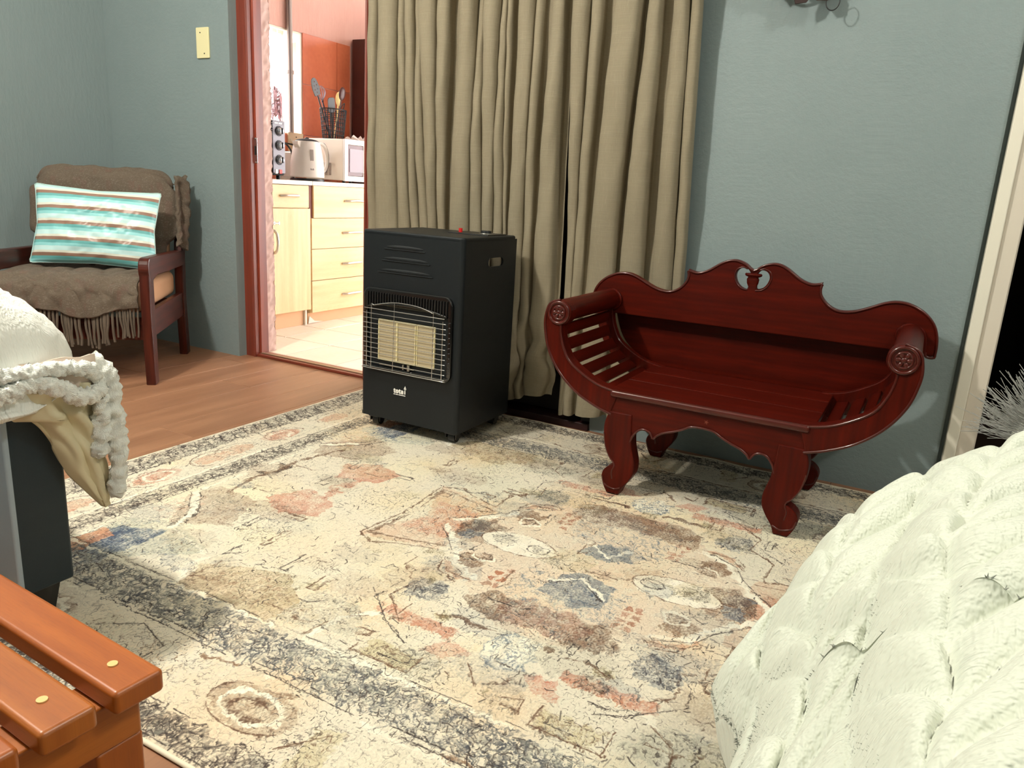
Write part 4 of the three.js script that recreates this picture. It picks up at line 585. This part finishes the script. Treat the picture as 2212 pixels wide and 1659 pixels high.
{
  const o = thing('fleece_blanket', 'white sherpa fleece blanket bunched over the sofa arm at left', 'blanket', [0, 0, 0]);
  const cx = -1.92, cz = 2.1, RZ = (z) => (z > 0 ? .05 : .238);
  const H = (x, z) => { const k = 1 - Math.pow(Math.abs((z - cz) / RZ(z - cz)), 1.6) - Math.pow(Math.abs((x - cx) / .5), 8); return k > 0 ? Math.pow(k, .55) : 0; };
  // a dome in polar steps that ends in a hanging hem
  const g = grid(120, 60, (s, q) => {
    const t = s * 2 * Math.PI, c = Math.cos(t), sn = Math.sin(t); let lo = 0, hi = .8; for (let k = 0; k < 24; k++) { const m = (lo + hi) / 2; (1 - Math.pow(Math.abs(m * sn / RZ(sn)), 1.6) - Math.pow(Math.abs(m * c / .5), 8)) > 0 ? lo = m : hi = m; }
    const rr = lo * Math.min(1, q / .82), x = cx + rr * c, z = cz + rr * sn, f = Math.max(0, (q - .82) / .18);
    const hem = .016 + .006 * Math.sin(t * 5 + 1);
    return { x: x + .012 * f * c + .008 * n2(s * 30, q * 4), y: .52 + .235 * H(x, z) - f * hem + .006 * n3(x * 9, z * 9, 1), z: z + .012 * f * sn + .006 * n2(s * 25 + 3, q * 4), u: x * 3, v: z * 3 };
  });
  const bb = M('blanket_body', jitter(thick(g, .016), .004, 70), mSherpa, o);
  // rolled fleece hems across the end of the arm, lining between them
  const roll = (pts, r, n) => jitter(jitter(new THREE.TubeGeometry(curve(pts), n, r, 18), r * .32, 60), r * .16, 150);
  const fz = (m) => m;
  fz(M('hem_roll', roll([[-1.45, .574, 2.14], [-1.425, .572, 2.086], [-1.415, .573, 2.038], [-1.415, .572, 1.978], [-1.42, .556, 1.918], [-1.44, .52, 1.893]], .014, 160), mSherpa, o), 2600);
  fz(M('hem_roll', roll([[-1.44, .535, 2.15], [-1.418, .54, 2.09], [-1.412, .553, 2.034], [-1.41, .535, 1.99], [-1.41, .512, 1.955], [-1.415, .507, 1.925], [-1.43, .515, 1.895]], .0165, 160), mSherpa, o), 2601);
  M('lining', thick(grid(24, 8, (s, q) => ({ x: -1.432 + .004 * Math.sin(s * 9), y: lerp(.522, .585, q) + .004 * n2(s * 4, q), z: lerp(2.14, 1.9, s) })), .004), mLining, o);
  // two hanging tails at the corner
  const tail = (pts, r) => { const gq = new THREE.TubeGeometry(curve(pts), 60, r, 14); return jitter(jitter(gq, r * .45, 45), r * .14, 130); };
  fz(M('tail', [tail([[-1.45, .53, 1.9], [-1.43, .49, 1.897], [-1.428, .44, 1.902], [-1.43, .4, 1.905], [-1.43, .378, 1.907]], .017), jitter(new THREE.SphereGeometry(.019, 20, 14).translate(-1.43, .385, 1.908), .005, 60)], mSherpa, o), 2000);
  fz(M('tail', [tail([[-1.46, .575, 1.895], [-1.44, .545, 1.876], [-1.43, .48, 1.868], [-1.428, .4, 1.868], [-1.428, .33, 1.872], [-1.43, .285, 1.878]], .0165), jitter(new THREE.SphereGeometry(.018, 20, 14).scale(1, 1.5, 1).translate(-1.43, .295, 1.877), .005, 60), jitter(new THREE.SphereGeometry(.0185, 20, 14).scale(1, 1.7, 1).translate(-1.43, .37, 1.868), .005, 60)], mSherpa, o), 2800);
}
{
  const o = thing('satin_cushion_cover', 'pale beige satin cloth corner hanging under the white fleece blanket', 'cloth', [0, 0, 0]);
  const mSat = Ph('#d6caa8', .42, { sheen: .3, sheenRoughness: .4, sheenColor: new THREE.Color('#fff6da') });
  const Lf = new THREE.SplineCurve([[2.09, .535], [2.075, .48], [2.03, .474], [2.0, .437], [1.975, .392], [1.958, .348], [1.925, .298], [1.89, .25]].map((p) => V2(...p)));
  const Rt = new THREE.SplineCurve([[1.885, .53], [1.882, .49], [1.888, .45], [1.885, .41], [1.883, .37], [1.876, .33], [1.878, .29], [1.888, .249]].map((p) => V2(...p)));
  M('drape', thick(grid(40, 60, (s, q) => { const a = Lf.getPoint(q), b = Rt.getPoint(q), z = lerp(a.x, b.x, s), y = lerp(a.y, b.y, s); const w = s * 2.6 + q * .7 + .25 * n2(s * 2, q * 2.4), tri = Math.abs(w - Math.floor(w) - .5) * 2, fold = (.03 * Math.pow(tri, 1.3) - .012) * (1 - .7 * q) + .010 * n2(s * 2.2 + 4, q * 3.3) * (1 - q); return { x: -1.462 + fold + .03 * Math.sin(Math.PI * s) * (1 - .6 * q), y, z }; }), .006), mSat, o);
  M('tucked_fold', thick(grid(20, 20, (s, q) => ({ x: -1.47 + .014 * Math.sin(s * 5 + q * 3), y: lerp(.47, .56, q) + .012 * Math.sin(s * 3), z: lerp(2.2, 2.04, s) })), .006), mSat, o);
}
// ---------- slatted wooden table, bottom left ----------
{
  const Y = .42, o = thing('slatted_table', 'low orange pine table of parallel slats with pale pegs', 'table', [-0.66, 0.0, 2.335], -0.05);
  for (let k = 0; k < 6; k++) {
    const z = .03 + k * .0745, m = M('slat', muv(new RoundedBoxGeometry(.86, .028, .057, 3, .006).translate(-.43, Y - .014, z), 'x', 1, k * .37), mPine[k % 2], o);
    for (const x of [-.05, -.81]) M('peg', cyl(.0055, .0055, .003, x, Y, z, 16), S('#e2b878', .5), m);
  }
  for (const x of [-.055, -.805]) { M('crossbar', muv(span(x - .028, x + .028, Y - .085, Y - .028, .015, .42, .004), 'z', 1, .2), mPine[1], o); for (const z of [.04, .395]) M('leg', muv(span(x - .026, x + .026, 0, Y - .085, z - .027, z + .027, .004), 'y', 1, z), mPine[0], o); }
  M('stretcher', muv(span(-.79, -.07, .12, .16, .2, .235, .004), 'x', 1), mPine[1], o);
}
// ---------- white sofa and plush blanket, right foreground ----------
function rbf(pts) {
  const n = pts.length, k = (r) => r, A = [], b = [];
  for (let i = 0; i < n; i++) { A.push([...pts.map((p) => k(Math.hypot(p[0] - pts[i][0], p[2] - pts[i][2]))), 1]); b.push(pts[i][1]); } A.push([...pts.map(() => 1), 0]); b.push(0);
  const N = n + 1; for (let i = 0; i < n; i++) A[i][i] += -0.004;
  for (let c = 0; c < N; c++) { let p = c; for (let r = c; r < N; r++) if (Math.abs(A[r][c]) > Math.abs(A[p][c])) p = r;[A[c], A[p]] = [A[p], A[c]];[b[c], b[p]] = [b[p], b[c]]; for (let r = c + 1; r < N; r++) { const f = A[r][c] / A[c][c]; for (let j = c; j < N; j++) A[r][j] -= f * A[c][j]; b[r] -= f * b[c]; } }
  const w = []; for (let i = N - 1; i >= 0; i--) { let s = b[i]; for (let j = i + 1; j < N; j++) s -= A[i][j] * w[j]; w[i] = s / A[i][i]; }
  return (x, z) => { let s = w[n]; for (let i = 0; i < n; i++) s += w[i] * k(Math.hypot(x - pts[i][0], z - pts[i][2])); return s; };
}
{
  const s = thing('sofa', 'pale sofa under the plush white blanket at bottom right', 'sofa', [0.62, 0.0125, 2.2]);
  const mW = S('#cfcabd', .8);
  M('arm', new RoundedBoxGeometry(.2, .42, 1.1, 4, .05).translate(-.46, .26, .3), mW, s); M('seat_base', new RoundedBoxGeometry(.72, .25, 1.9, 3, .03).translate(.02, .175, -.15), mW, s); M('seat_cushion', new RoundedBoxGeometry(.7, .17, 1.86, 4, .05).translate(.02, .375, -.15), mW, s);
  for (const x of [-.3, .34]) for (const z of [-1.05, .75]) M('foot', cyl(.025, .02, .05, x, .025, z, 12), mBlack, s);
}
{
  const contour = [[0.187, 0.6, 1.334], [0.142, 0.6, 1.4], [0.086, 0.58, 1.456], [0.025, 0.56, 1.527], [-0.014, 0.535, 1.573], [-0.05, 0.51, 1.637], [-0.082, 0.47, 1.743], [-0.11, 0.44, 1.821], [-0.135, 0.4, 1.88], [-0.153, 0.37, 1.918], [-0.131, 0.365, 1.966], [-0.099, 0.37, 2.011], [-0.097, 0.36, 2.039], [-0.099, 0.35, 2.059], [-.11, .34, 2.3], [-.1, .36, 2.6], [-.02, .45, 2.95], [.3, .6, 3.1], [.8, .6, 3.05], [1.05, .58, 2.5], [1.02, .58, 1.8], [.75, .6, 1.4], [.4, .62, 1.27]];
  const inner = [[0.109, 0.64, 1.86], [0.114, 0.65, 2.111], [0.046, 0.62, 1.99], [0.019, 0.57, 2.107], [-0.03, 0.53, 1.963], [-0.068, 0.46, 1.968], [-0.026, 0.48, 2.111], [0.053, 0.6, 2.268], [0.095, 0.65, 2.338], [-0.064, 0.44, 2.031], [0.007, 0.58, 1.923], [.3, .67, 1.8], [.35, .69, 2.3], [.6, .68, 2.2], [.3, .66, 1.5], [.1, .63, 2.6], [.2, .66, 2.75], [.6, .66, 2.7], [.6, .66, 1.7]];
  const h = rbf([...contour, ...inner]), cc = curve(contour.map(([x, y, z]) => [x, 0, z]), true, .4), C = [.42, 2.2];
  // embossed plait: slanted puffed lobes either side of stems that run along z
  const emboss = (x, y, z) => { const p = (x + .75 * y + .1 * z + .012 * n2(x * 6, z * 6)) / .105 + 20, col = Math.floor(p), f = p - col, dir = col % 2 ? 1 : -1; let t = z / .088 + dir * (f - .5) * .85 + .12 * n2(x * 4 + 3, z * 4) + 40; t -= Math.floor(t); return Math.pow(Math.max(0, 1 - Math.pow(2 * t - 1, 2)), .8) * Math.pow(Math.max(0, 1 - Math.pow(Math.abs(2 * f - 1), 3)), .8); };
  const o = thing('plush_blanket', 'thick white plush blanket with a plaited emboss draped at bottom right', 'blanket', [0, 0, 0]);
  const top = (x, z) => h(x, z) + .006 * n2(x * 5, z * 5);
  const g = grid(640, 240, (s, q) => {
    const b = cc.getPoint(s), R = Math.min(1, q / .95), k = 1 - Math.pow(1 - R, 1.15), x = lerp(C[0], b.x, k), z = lerp(C[1], b.z, k), f = Math.max(0, (q - .95) / .05), yy = top(x, z);
    const e = emboss(x, yy, z) * .021 * (1 - smooth(.96, 1, q));
    const ring = .010 * Math.sin(k * 30 + 1.6 * n2(s * 9, 2)) * smooth(.5, .72, k) * (1 - smooth(.95, 1, k)) * (x < .3 ? 1 : .3);
    const rim = .03 * (1 - Math.sqrt(1 - Math.pow(smooth(.9, 1, R), 2)));
    return { x: x + f * .02 * (x < .4 ? 1 : -1), y: yy + e + ring - rim - f * .035, z: z + f * .02 * (z < 2.2 ? 1 : -1), u: x * 3.2, v: z * 3.2 };
  });
  const pb = M('blanket_body', thick(g, .012, V(0, 1, 0)), mFleece, o);
  fuzz(pb, o, 60000, .0045, .0009, mFleece, 9, (P, N) => P.x < .45 && P.z < 2.5 && N.y > .15);
  const fur = thing('fur_cushion', 'long haired white fur cushion behind the plush blanket', 'cushion', [0.35, .5, 1.14]);
  M('cushion_body', new THREE.SphereGeometry(1, 32, 20).scale(.16, .07, .12).translate(0, .05, 0), mFleece, fur);
  const r = rng(31), tuft = []; for (let k = 0; k < 1500; k++) { const t = r() * 6.283, e = r() * 1.3, d = V(Math.cos(t) * Math.cos(e), Math.sin(e), Math.sin(t) * Math.cos(e)), p = V(d.x * .155, .05 + d.y * .066, d.z * .115), L = .04 + r() * .06; const w = V(r() - .5, r() - .3, r() - .5).multiplyScalar(.5); tuft.push(tube([p, p.clone().addScaledVector(d, L * .5), p.clone().addScaledVector(d, L).addScaledVector(w, L * .7)], .0007, 4, 3)); }
  const hair = M('long_hair', tuft, mSherpa, fur); hair.userData.kind = 'stuff';
}
// ---------- kitchen units ----------
const KF = -3.55;                                         // plane of the cupboard fronts
const mKick = S('#e0b48c', .5), mLam = S('#f2ece0', .35), mEdge = S('#6e2f1c', .5);
function bowHandle(len, vertical) { const p = Array.from({ length: 9 }, (_, i) => { const t = lerp(-1, 1, i / 8); return [0.006 + .026 * Math.sqrt(Math.max(0, 1 - t * t)), vertical ? t * len / 2 : 0.004 * (1 - t * t), vertical ? 0 : t * len / 2]; }); const g = tube(p, .0085, 30, 8); return [g, ...[-1, 1].map((s) => new THREE.SphereGeometry(.008, 10, 8).translate(.006, vertical ? s * len / 2 : 0, vertical ? 0 : s * len / 2))]; }
const mHandle = S('#d9d2c6', .3, { metalness: .85 });
function front(parent, name, y0, y1, z0, z1, x = KF, seed = 0) { return M(name, muv(span(x - .018, x, y0, y1, z0, z1, .002), seed % 2 ? 'z' : 'y', 1, seed * .31), mBeech, parent); }
function handle(parent, y, z, len, vertical) { const h = M('handle', bowHandle(len, vertical), mHandle, parent); h.position.set(KF, y, z); return h; }
{
  const o = thing('base_cupboard', 'beech kitchen cupboard with one drawer and a keyed door', 'cupboard');
  M('carcass', muv(span(KX0 + .01, KF - .019, .1, .9, -.95, -.3, 0), 'y'), mBeech, o);
  const d = front(o, 'drawer', .764, .902, -.942, -.32, KF, 1); handle(d, .836, -.771, .15, false);
  const r = front(o, 'door', .104, .759, -.954, -.5, KF, 2); handle(r, .557, -.638, .135, true);
  M('lock', [cyl(.009, .009, .006).rotateZ(Math.PI / 2).translate(KF + .003, .671, -.638), box(.003, .004, .03, KF + .012, .671, -.652, 0), box(.003, .018, .014, KF + .012, .671, -.67, .003)], mSteel, r);
  front(o, 'door', .104, .759, -.497, -.3, KF, 4);
  M('kick_board', muv(span(KF - .05, KF - .035, 0, .1, -.915, -.3, .001), 'z'), mKick, o);
  M('end_leg', span(KF - .05, KF - .02, 0, .1, -.935, -.918, .002), mLam, o);
  }
{
  const o = thing('drawer_unit', 'beech kitchen unit of four wide drawers', 'drawers');
  M('carcass', muv(span(KX0 + .01, KF - .019, .075, .9, -1.56, -.962, 0), 'y'), mBeech, o);
  [[.7, .904, -1.381, .812], [.5, .697, -1.361, .6], [.293, .497, -1.358, .391], [.078, .289, -1.355, .18]].forEach(([a, b, hz, hy], i) => { const d = front(o, 'drawer', a, b, -1.555, -(i ? .965 : .985), KF, 3 + 2 * i); handle(d, hy, hz, .19, false); });
  M('kick_board', muv(span(KF - .05, KF - .035, 0, .075, -1.55, -.955, .001), 'z'), mKick, o);
  M('filler', muv(span(KF - .018, KF - .012, .7, .905, -.985, -.956, .001), 'y'), mEdge, o);
  M('loose_strip', ext(poly([[0, 0], [.14, 0], [.06, .012], [.01, .05]]), .003, 0).rotateY(Math.PI / 2).translate(KF - .03, .004, -.955), mLam, o);
}
{
  const o = thing('end_cupboard', 'pale kitchen cupboard between the drawers and the brown cabinet', 'cupboard');
  M('carcass', muv(span(KX0 + .01, KF - .019, .075, .9, -1.99, -1.565, 0), 'y'), mBeech, o); const d = front(o, 'door', .08, .9, -1.985, -1.57, KF, 6); handle(d, .7, -1.63, .14, true); M('kick_board', span(KF - .05, KF - .035, 0, .075, -1.98, -1.57, .001), mKick, o);
}
for (const [z0, z1, l] of [[-.97, -.28, 'white laminate worktop under the small oven'], [-1.995, -.972, 'white laminate worktop under the microwave']]) tag(M('worktop', ext(roundRect(.585, z1 - z0, .003), .026, .003, 2).rotateX(-Math.PI / 2).rotateY(0).translate(-3.8375, .905, (z0 + z1) / 2), mLam), l, 'worktop');
{
  const o = thing('tall_cabinet', 'tall dark brown cabinet at the end of the kitchen counter', 'cabinet', [-3.8, 0, -2.33]);
  const mB = S('#4a211a', .5, { bumpMap: grainBump(20, 20, 3, 3), bumpScale: .0008 });
  M('body', new RoundedBoxGeometry(.62, 1.985, .64, 2, .006).translate(0, .9925, 0), mB, o); for (const [a, b] of [[.06, .9], [.92, 1.96]]) { const d = M('door', box(.02, b - a, .62, .322, (a + b) / 2, 0, .004), mB, o); M('handle', rod([.345, (a + b) / 2 - .08, .26], [.345, (a + b) / 2 + .08, .26], .006), mHandle, d); }
}
// ---------- things on the worktop ----------
const WT = .931;
{
  const o = thing('mini_oven', 'black countertop oven with three silver dials', 'oven', [-3.62, WT, -.7]);
  M('body', new RoundedBoxGeometry(.34, .325, .5, 3, .008).translate(-.175, .187, .14), mBlackMatt, o);
  const p = M('control_panel', ext(roundRect(.1, .31, .006), .008, .002, 2).rotateY(Math.PI / 2).translate(-.004, .192, -.058), S('#6d6b70', .4, { metalness: .5 }), o);
  for (const y of [.287, .203, .117]) { const k = M('dial', new THREE.LatheGeometry([[0, .028], [.012, .028], [.018, .024], [.021, .012], [.024, .002], [.024, 0]].map((q) => V2(...q)), 28).rotateZ(-Math.PI / 2).translate(.004, y, -.058), S('#cfcdd0', .25, { metalness: .9 }), p); M('dial_ring', new THREE.TorusGeometry(.028, .0025, 8, 32).rotateY(Math.PI / 2).translate(.005, y, -.058), mBlack, k); M('grip', box(.01, .036, .008, .034, y, -.058, .003), mBlack, k); }
  M('power_lamp', box(.004, .024, .024, .006, .047, -.066, .002), S('#d23a2c', .4), p); M('rocker_label', box(.003, .026, .02, .006, .047, -.032, .001), S('#f0ece8', .5), p);
  const tt = tex(256, 48, (ctx, w, h) => { ctx.fillStyle = '#6d6b70'; ctx.fillRect(0, 0, w, h); ctx.fillStyle = '#ffffff'; for (const [a, b] of [[20, 26], [50, 22], [76, 30], [126, 24], [154, 34], [192, 26]]) ctx.fillRect(a, 10, b, 28); });
  M('lettering', new THREE.PlaneGeometry(.08, .015).rotateY(Math.PI / 2).translate(.0045, .332, -.058), S('#ffffff', .5, { map: tt }), p);
  M('glass_door', box(.006, .25, .34, -.002, .19, .19, .002), mBlack, o); for (const z of [-.08, .36]) for (const x of [-.31, -.03]) M('foot', cyl(.014, .012, .026, x, .013, z, 12), mBlack, o);
  M('vent_ribs', Array.from({ length: 7 }, (_, i) => box(.006, .006, .1, .0, .33 - i * .013, .03, .001)), mBlack, o).userData.kind = 'stuff';
}
{
  const o = thing('toaster', 'small white toaster beside the oven panel', 'toaster', [-3.96, WT, -1.16]);
  M('body', new RoundedBoxGeometry(.14, .175, .045, 3, .012).translate(0, .098, 0), S('#f3efe6', .35), o); M('base', box(.15, .014, .065, 0, .008, -.006, .003), S('#f0ece2', .4), o); M('lever', box(.012, .01, .02, .074, .09, 0, .002), mBlack, o); M('slot', box(.1, .004, .018, 0, .186, 0, .001), mDark, o);
}
{
  const o = thing('electric_kettle', 'white and steel electric kettle with a loop handle', 'kettle', [-3.75, WT, -1.14]);
  M('power_base', [cyl(.108, .114, .016, 0, .008, 0, 40)], mBlack, o);
  M('body', new THREE.LatheGeometry([[0, .02], [.108, .02], [.112, .03], [.108, .12], [.094, .2], [.084, .25], [.078, .255], [0, .257]].map((p) => V2(...p)), 48), S('#efe7de', .3), o);
  const lid = M('lid', new THREE.LatheGeometry([[0, .27], [.03, .27], [.06, .264], [.08, .255], [0, .254]].map((p) => V2(...p)), 40), mBlackMatt, o); M('lid_knob', new THREE.SphereGeometry(.014, 14, 10).scale(1, .5, 1).translate(0, .273, 0), mBlack, lid);
  M('spout', ext(poly([[0, 0], [.035, .04], [.035, .06], [-.01, .06]]), .05, .006, 2).rotateY(-Math.PI / 2).translate(.025, .19, .075).rotateY(0), S('#efe7de', .3), o);
  const h = M('handle', tube([[0, .245, -.07], [0, .252, -.12], [0, .235, -.165], [0, .185, -.19], [0, .13, -.192], [0, .08, -.172], [0, .055, -.125], [0, .06, -.1]], .012, 50, 10), S('#f6f2ea', .3), o); M('grip_strip', tube([[0, .255, -.12], [0, .244, -.168], [0, .19, -.2], [0, .13, -.203], [0, .078, -.183], [0, .047, -.13]], .007, 40, 8), S('#4a4660', .4), h);
  const gz = new THREE.CylinderGeometry(.1, .109, .13, 10, 1, true, .95, .22).translate(0, .135, 0).scale(1.012, 1, 1.012); M('water_gauge', gz, S('#9c928c', .3), o);
}
{
  const o = thing('power_cable', 'black cable looping from the wall socket to the kettle', 'cable', [0, 0, 0]);
  M('cord', tube([[-4.09, 1.17, -1.39], [-3.98, 1.178, -1.1], [-3.89, 1.175, -1.06], [-3.876, 1.145, -1.1], [-3.876, 1.1, -1.13], [-3.876, 1.0, -1.14], [-3.876, .94, -1.14]], .006, 60, 8), mBlack, o); M('plug', box(.03, .045, .045, -4.1, 1.17, -1.4, .006), mBlack, o);
}
{
  const o = thing('wall_socket', 'cream double wall socket above the kettle', 'socket', [KX0 + .008, 1.182, -1.41]);
  M('plate', ext(roundRect(.148, .148, .005), .012, .003, 2).rotateY(Math.PI / 2), S('#f2d9b4', .45), o);
  for (const [y, z] of [[.045, 0], [-.02, .022], [-.045, .0], [-.03, -.04]]) M('pin_hole', cyl(.004, .004, .003).rotateZ(Math.PI / 2).translate(.013, y, z), mDark, o);
  for (const s of [-1, 1]) M('rocker', box(.006, .022, .016, .014, .02, s * .05, .002), S('#f0e2c8', .4), o);
}
{
  const o = thing('microwave_oven', 'white microwave oven with a dark door window', 'microwave', [-3.62, WT, -1.36]);
  const mM = S('#f2e6d6', .4);
  M('body', new RoundedBoxGeometry(.34, .275, .46, 3, .006).translate(-.185, .153, -.232), mM, o);
  const d = M('door', ext((() => { const s = roundRect(.46, .28, .008, .232, .152), p = new THREE.Path(); roundRect(.165, .21, .006, .118, .152).getPoints(5).reverse().forEach((q, i) => (i ? p.lineTo(q.x, q.y) : p.moveTo(q.x, q.y))); s.holes.push(p); return s; })(), .018, .003, 2).rotateY(Math.PI / 2).translate(-.016, 0, 0), S('#f7f3ee', .3), o);
  M('door_window', span(-.014, -.003, .05, .254, -.2, -.037, .001), S('#5d3a40', .25), d); M('window_mesh', span(-.003, .0, .075, .23, -.2, -.058, .0), S('#8d7d88', .3), d);
  M('handle', span(0, .012, .05, .255, -.232, -.214, .004), S('#fbf7f4', .3), d); M('keypad', span(-.001, .003, .04, .26, -.44, -.25, .001), S('#e7dcd6', .4), d);
  for (let i = 0; i < 3; i++) for (let k = 0; k < 10; k++) M('vent_slot', box(.022, .0035, .002, -.15 - i * .032 + .02, .05 + k * .0085, .0, 0), S('#6b5a50', .8), o);
  for (const x of [-.03, -.32]) for (const z of [-.03, -.43]) M('foot', cyl(.012, .01, .014, x, .007, z, 10), mBlack, o);
}
{
  const o = thing('utensil_basket', 'black wire basket on top of the microwave', 'basket', [-3.83, 1.2225, -1.485]);
  const h = .2, wA = .082, wB = .105;
  for (let i = 0; i < 28; i++) { const t = i / 28 * 2 * Math.PI; M('upright_wire', rod([wA * Math.cos(t) * .75, 0.002, wA * Math.sin(t)], [wB * Math.cos(t) * .75, h, wB * Math.sin(t)], .0024, 5), mBlack, o); }
  for (let k = 0; k < 8; k++) { const y = .003 + k * (h - .003) / 7, w = lerp(wA, wB, y / h); M('hoop_wire', new THREE.TorusGeometry(w, k === 7 ? .004 : .0024, 5, 36).rotateX(Math.PI / 2).scale(.75, 1, 1).translate(0, y, 0), mBlack, o); }
  M('base', cyl(wA, wA, .003, 0, .0025, 0, 30).scale(.75, 1, 1), mBlack, o);
  M('loop', tube([[.0, .2, -.06], [.02, .24, -.075], [.02, .25, -.095], [0, .2, -.1]], .003, 24, 6), mBlack, o);
}
{
  const base = [-3.83, 1.228, -1.485];
  const put = (name, label, cat, lean, tiltX, head, mat, L = .25) => { const o = thing(name, label, cat, base, 0, 'utensils in the wire basket'); const tip = [tiltX, L, lean]; M('handle', rod([tiltX * .15, 0.0, lean * .2], tip, .005, 8), mat, o); const hm = M('head', head, mat, o); hm.position.set(...tip); hm.rotation.set(Math.atan2(lean * .8, L), 0, -Math.atan2(tiltX * .8, L)); return o; };
  const spoon = (a, b) => new THREE.SphereGeometry(1, 24, 16).scale(.012, b, a).translate(0, b * .8, 0);
  const mN = S('#1a1412', .4);
  const slot = (() => { const s = new THREE.Shape(); splinePts([[-.028, 0], [-.034, .05], [-.024, .1], [0, .115], [.024, .1], [.034, .05], [.028, 0]], 24).forEach(([x, y], i) => (i ? s.lineTo(x, y) : s.moveTo(x, y))); for (const [x, y] of [[-.014, .04], [.012, .04], [-.012, .065], [.013, .065], [0, .09], [0, .02]]) { const p = new THREE.Path(); p.absarc(x, y, .0055, 0, 7, true); s.holes.push(p); } return ext(s, .005, .001, 1).rotateY(Math.PI / 2); })();
  put('slotted_spoon', 'black slotted spoon leaning left out of the wire basket', 'spoon', .155, .0, slot, mN, .27);
  put('serving_spoon', 'dark brown round serving spoon standing in the wire basket', 'spoon', -.05, .03, spoon(.032, .045), S('#4a2420', .35), .27);
  put('wooden_spoon', 'pale yellow wooden spoon at the back of the wire basket', 'spoon', -.085, -.03, spoon(.03, .05), S('#ecd08a', .6), .24);
  put('spatula', 'black flat spatula in the middle of the wire basket', 'spatula', .04, .02, ext(roundRect(.07, .1, .02, 0, .04), .005, .001, 1).rotateY(Math.PI / 2), mN, .18);
  { const o = put('whisk', 'grey wire whisk among the black kitchen utensils', 'whisk', .085, -.02, new THREE.SphereGeometry(.008, 10, 8), S('#5a5460', .4, { metalness: .5 }), .24); for (let k = 0; k < 6; k++) { const t = k * Math.PI / 6; const w = M('wire', tube([[0, 0, 0], [.03 * Math.cos(t), .05, .03 * Math.sin(t)], [.02 * Math.cos(t), .09, .02 * Math.sin(t)], [0, .1, 0], [-.02 * Math.cos(t), .09, -.02 * Math.sin(t)], [-.03 * Math.cos(t), .05, -.03 * Math.sin(t)], [0, 0, 0]], .0016, 40, 5), S('#8a8490', .3, { metalness: .7 }), o); w.position.set(-.02, .24, .085); w.rotation.x = .25; } }
}
{
  const mP = S('#f4e6e0', .8); 
  const fold = (pts) => { const g = new THREE.BufferGeometry().setFromPoints(pts.map((p) => V(...p))); g.setIndex([0, 1, 2, 0, 2, 3, 0, 3, 1, 1, 3, 2]); return prep(g.toNonIndexed()); };
  for (const [x, z, l, pts] of [[-3.74, -1.56, 'crumpled white paper packet on top of the microwave', [[0, 0, .03], [.06, 0, -.02], [-.02, .045, -.03], [.02, .03, .035]]], [-3.72, -1.665, 'pointed folded white napkin on top of the microwave', [[0, 0, .045], [.07, 0, 0], [-.01, 0, -.07], [.02, .06, .0]]]]) { const o = thing('paper_napkin', l, 'napkin', [x, 1.2225, z - .03]); M('paper', fold(pts), mP, o); M('paper_fold', fold(pts.map(([a, b, c]) => [a * .8 - .03, b * .7, c + .03])), mP, o); }
}
{
  const o = thing('conduit_pipe', 'vertical pale grey conduit pipe crossing the bright kitchen window', 'pipe', [KX0 + .02, 0, -1.362]);
  M('pipe', cyl(.019, .019, 1.63, 0, 2.07, 0, 20), S('#a89a92', .5), o); M('clip', [cyl(.025, .025, .022, 0, 1.655, 0, 20)], S('#9a8c86', .5), o); M('cable', rod([.02, 1.26, .022], [.02, 2.88, .022], .006, 8), S('#6f625e', .6), o);
}
// dry grasses outside the window
{
  const r = rng(51), mG = S('#75606a', .9), mG2 = S('#5c4c54', .9);
  for (let k = 0; k < 4; k++) {
    const x = -4.75 - (k % 2) * .5, z = 2.8 - (4.04 + k * .08) * (-x / 4.13); const o = thing('pampas_grass', ['mauve dry pampas plume outside the window nearest the door frame', 'mauve dry pampas plume just left of the conduit pipe', 'mauve dry pampas plume just right of the conduit pipe', 'mauve dry pampas plume outside the window nearest the orange tiles'][k], 'plant', [x, 0, z]);
    const H = 1.62 + r() * .1; const st = []; for (let i = 0; i < 7; i++) { const a = r() * 6.28, d = .02 + r() * .03; st.push(tube([[0, 0, 0], [Math.cos(a) * d * .4, H * .5, Math.sin(a) * d * .4], [Math.cos(a) * d, H * (.8 + r() * .15), Math.sin(a) * d]], .005, 10, 4)); } M('stems', st, mG2, o).userData.kind = 'stuff';
    const pl = []; for (let i = 0; i < 110; i++) { const a = r() * 6.28, e = r(), y = H * .86 + e * .22, w = .05 * Math.sin(Math.PI * (.15 + e * .8)); pl.push(tube([[0, y, 0], [Math.cos(a) * w, y + .02, Math.sin(a) * w], [Math.cos(a) * w * 1.5, y - .03, Math.sin(a) * w * 1.5]], .005, 5, 3)); } M('plume', pl, mG, o).userData.kind = 'stuff';
  }
  struct(M('ground_outside', span(-9, -4.33, -.12, 0, -6, 4, 0), S('#b9ab98', .9)), 'pale ground outside the kitchen window', 'ground');
}
scene.traverse((o) => { if (o.isMesh) { o.castShadow = true; o.receiveShadow = true; } });
renderer.render(scene, camera);
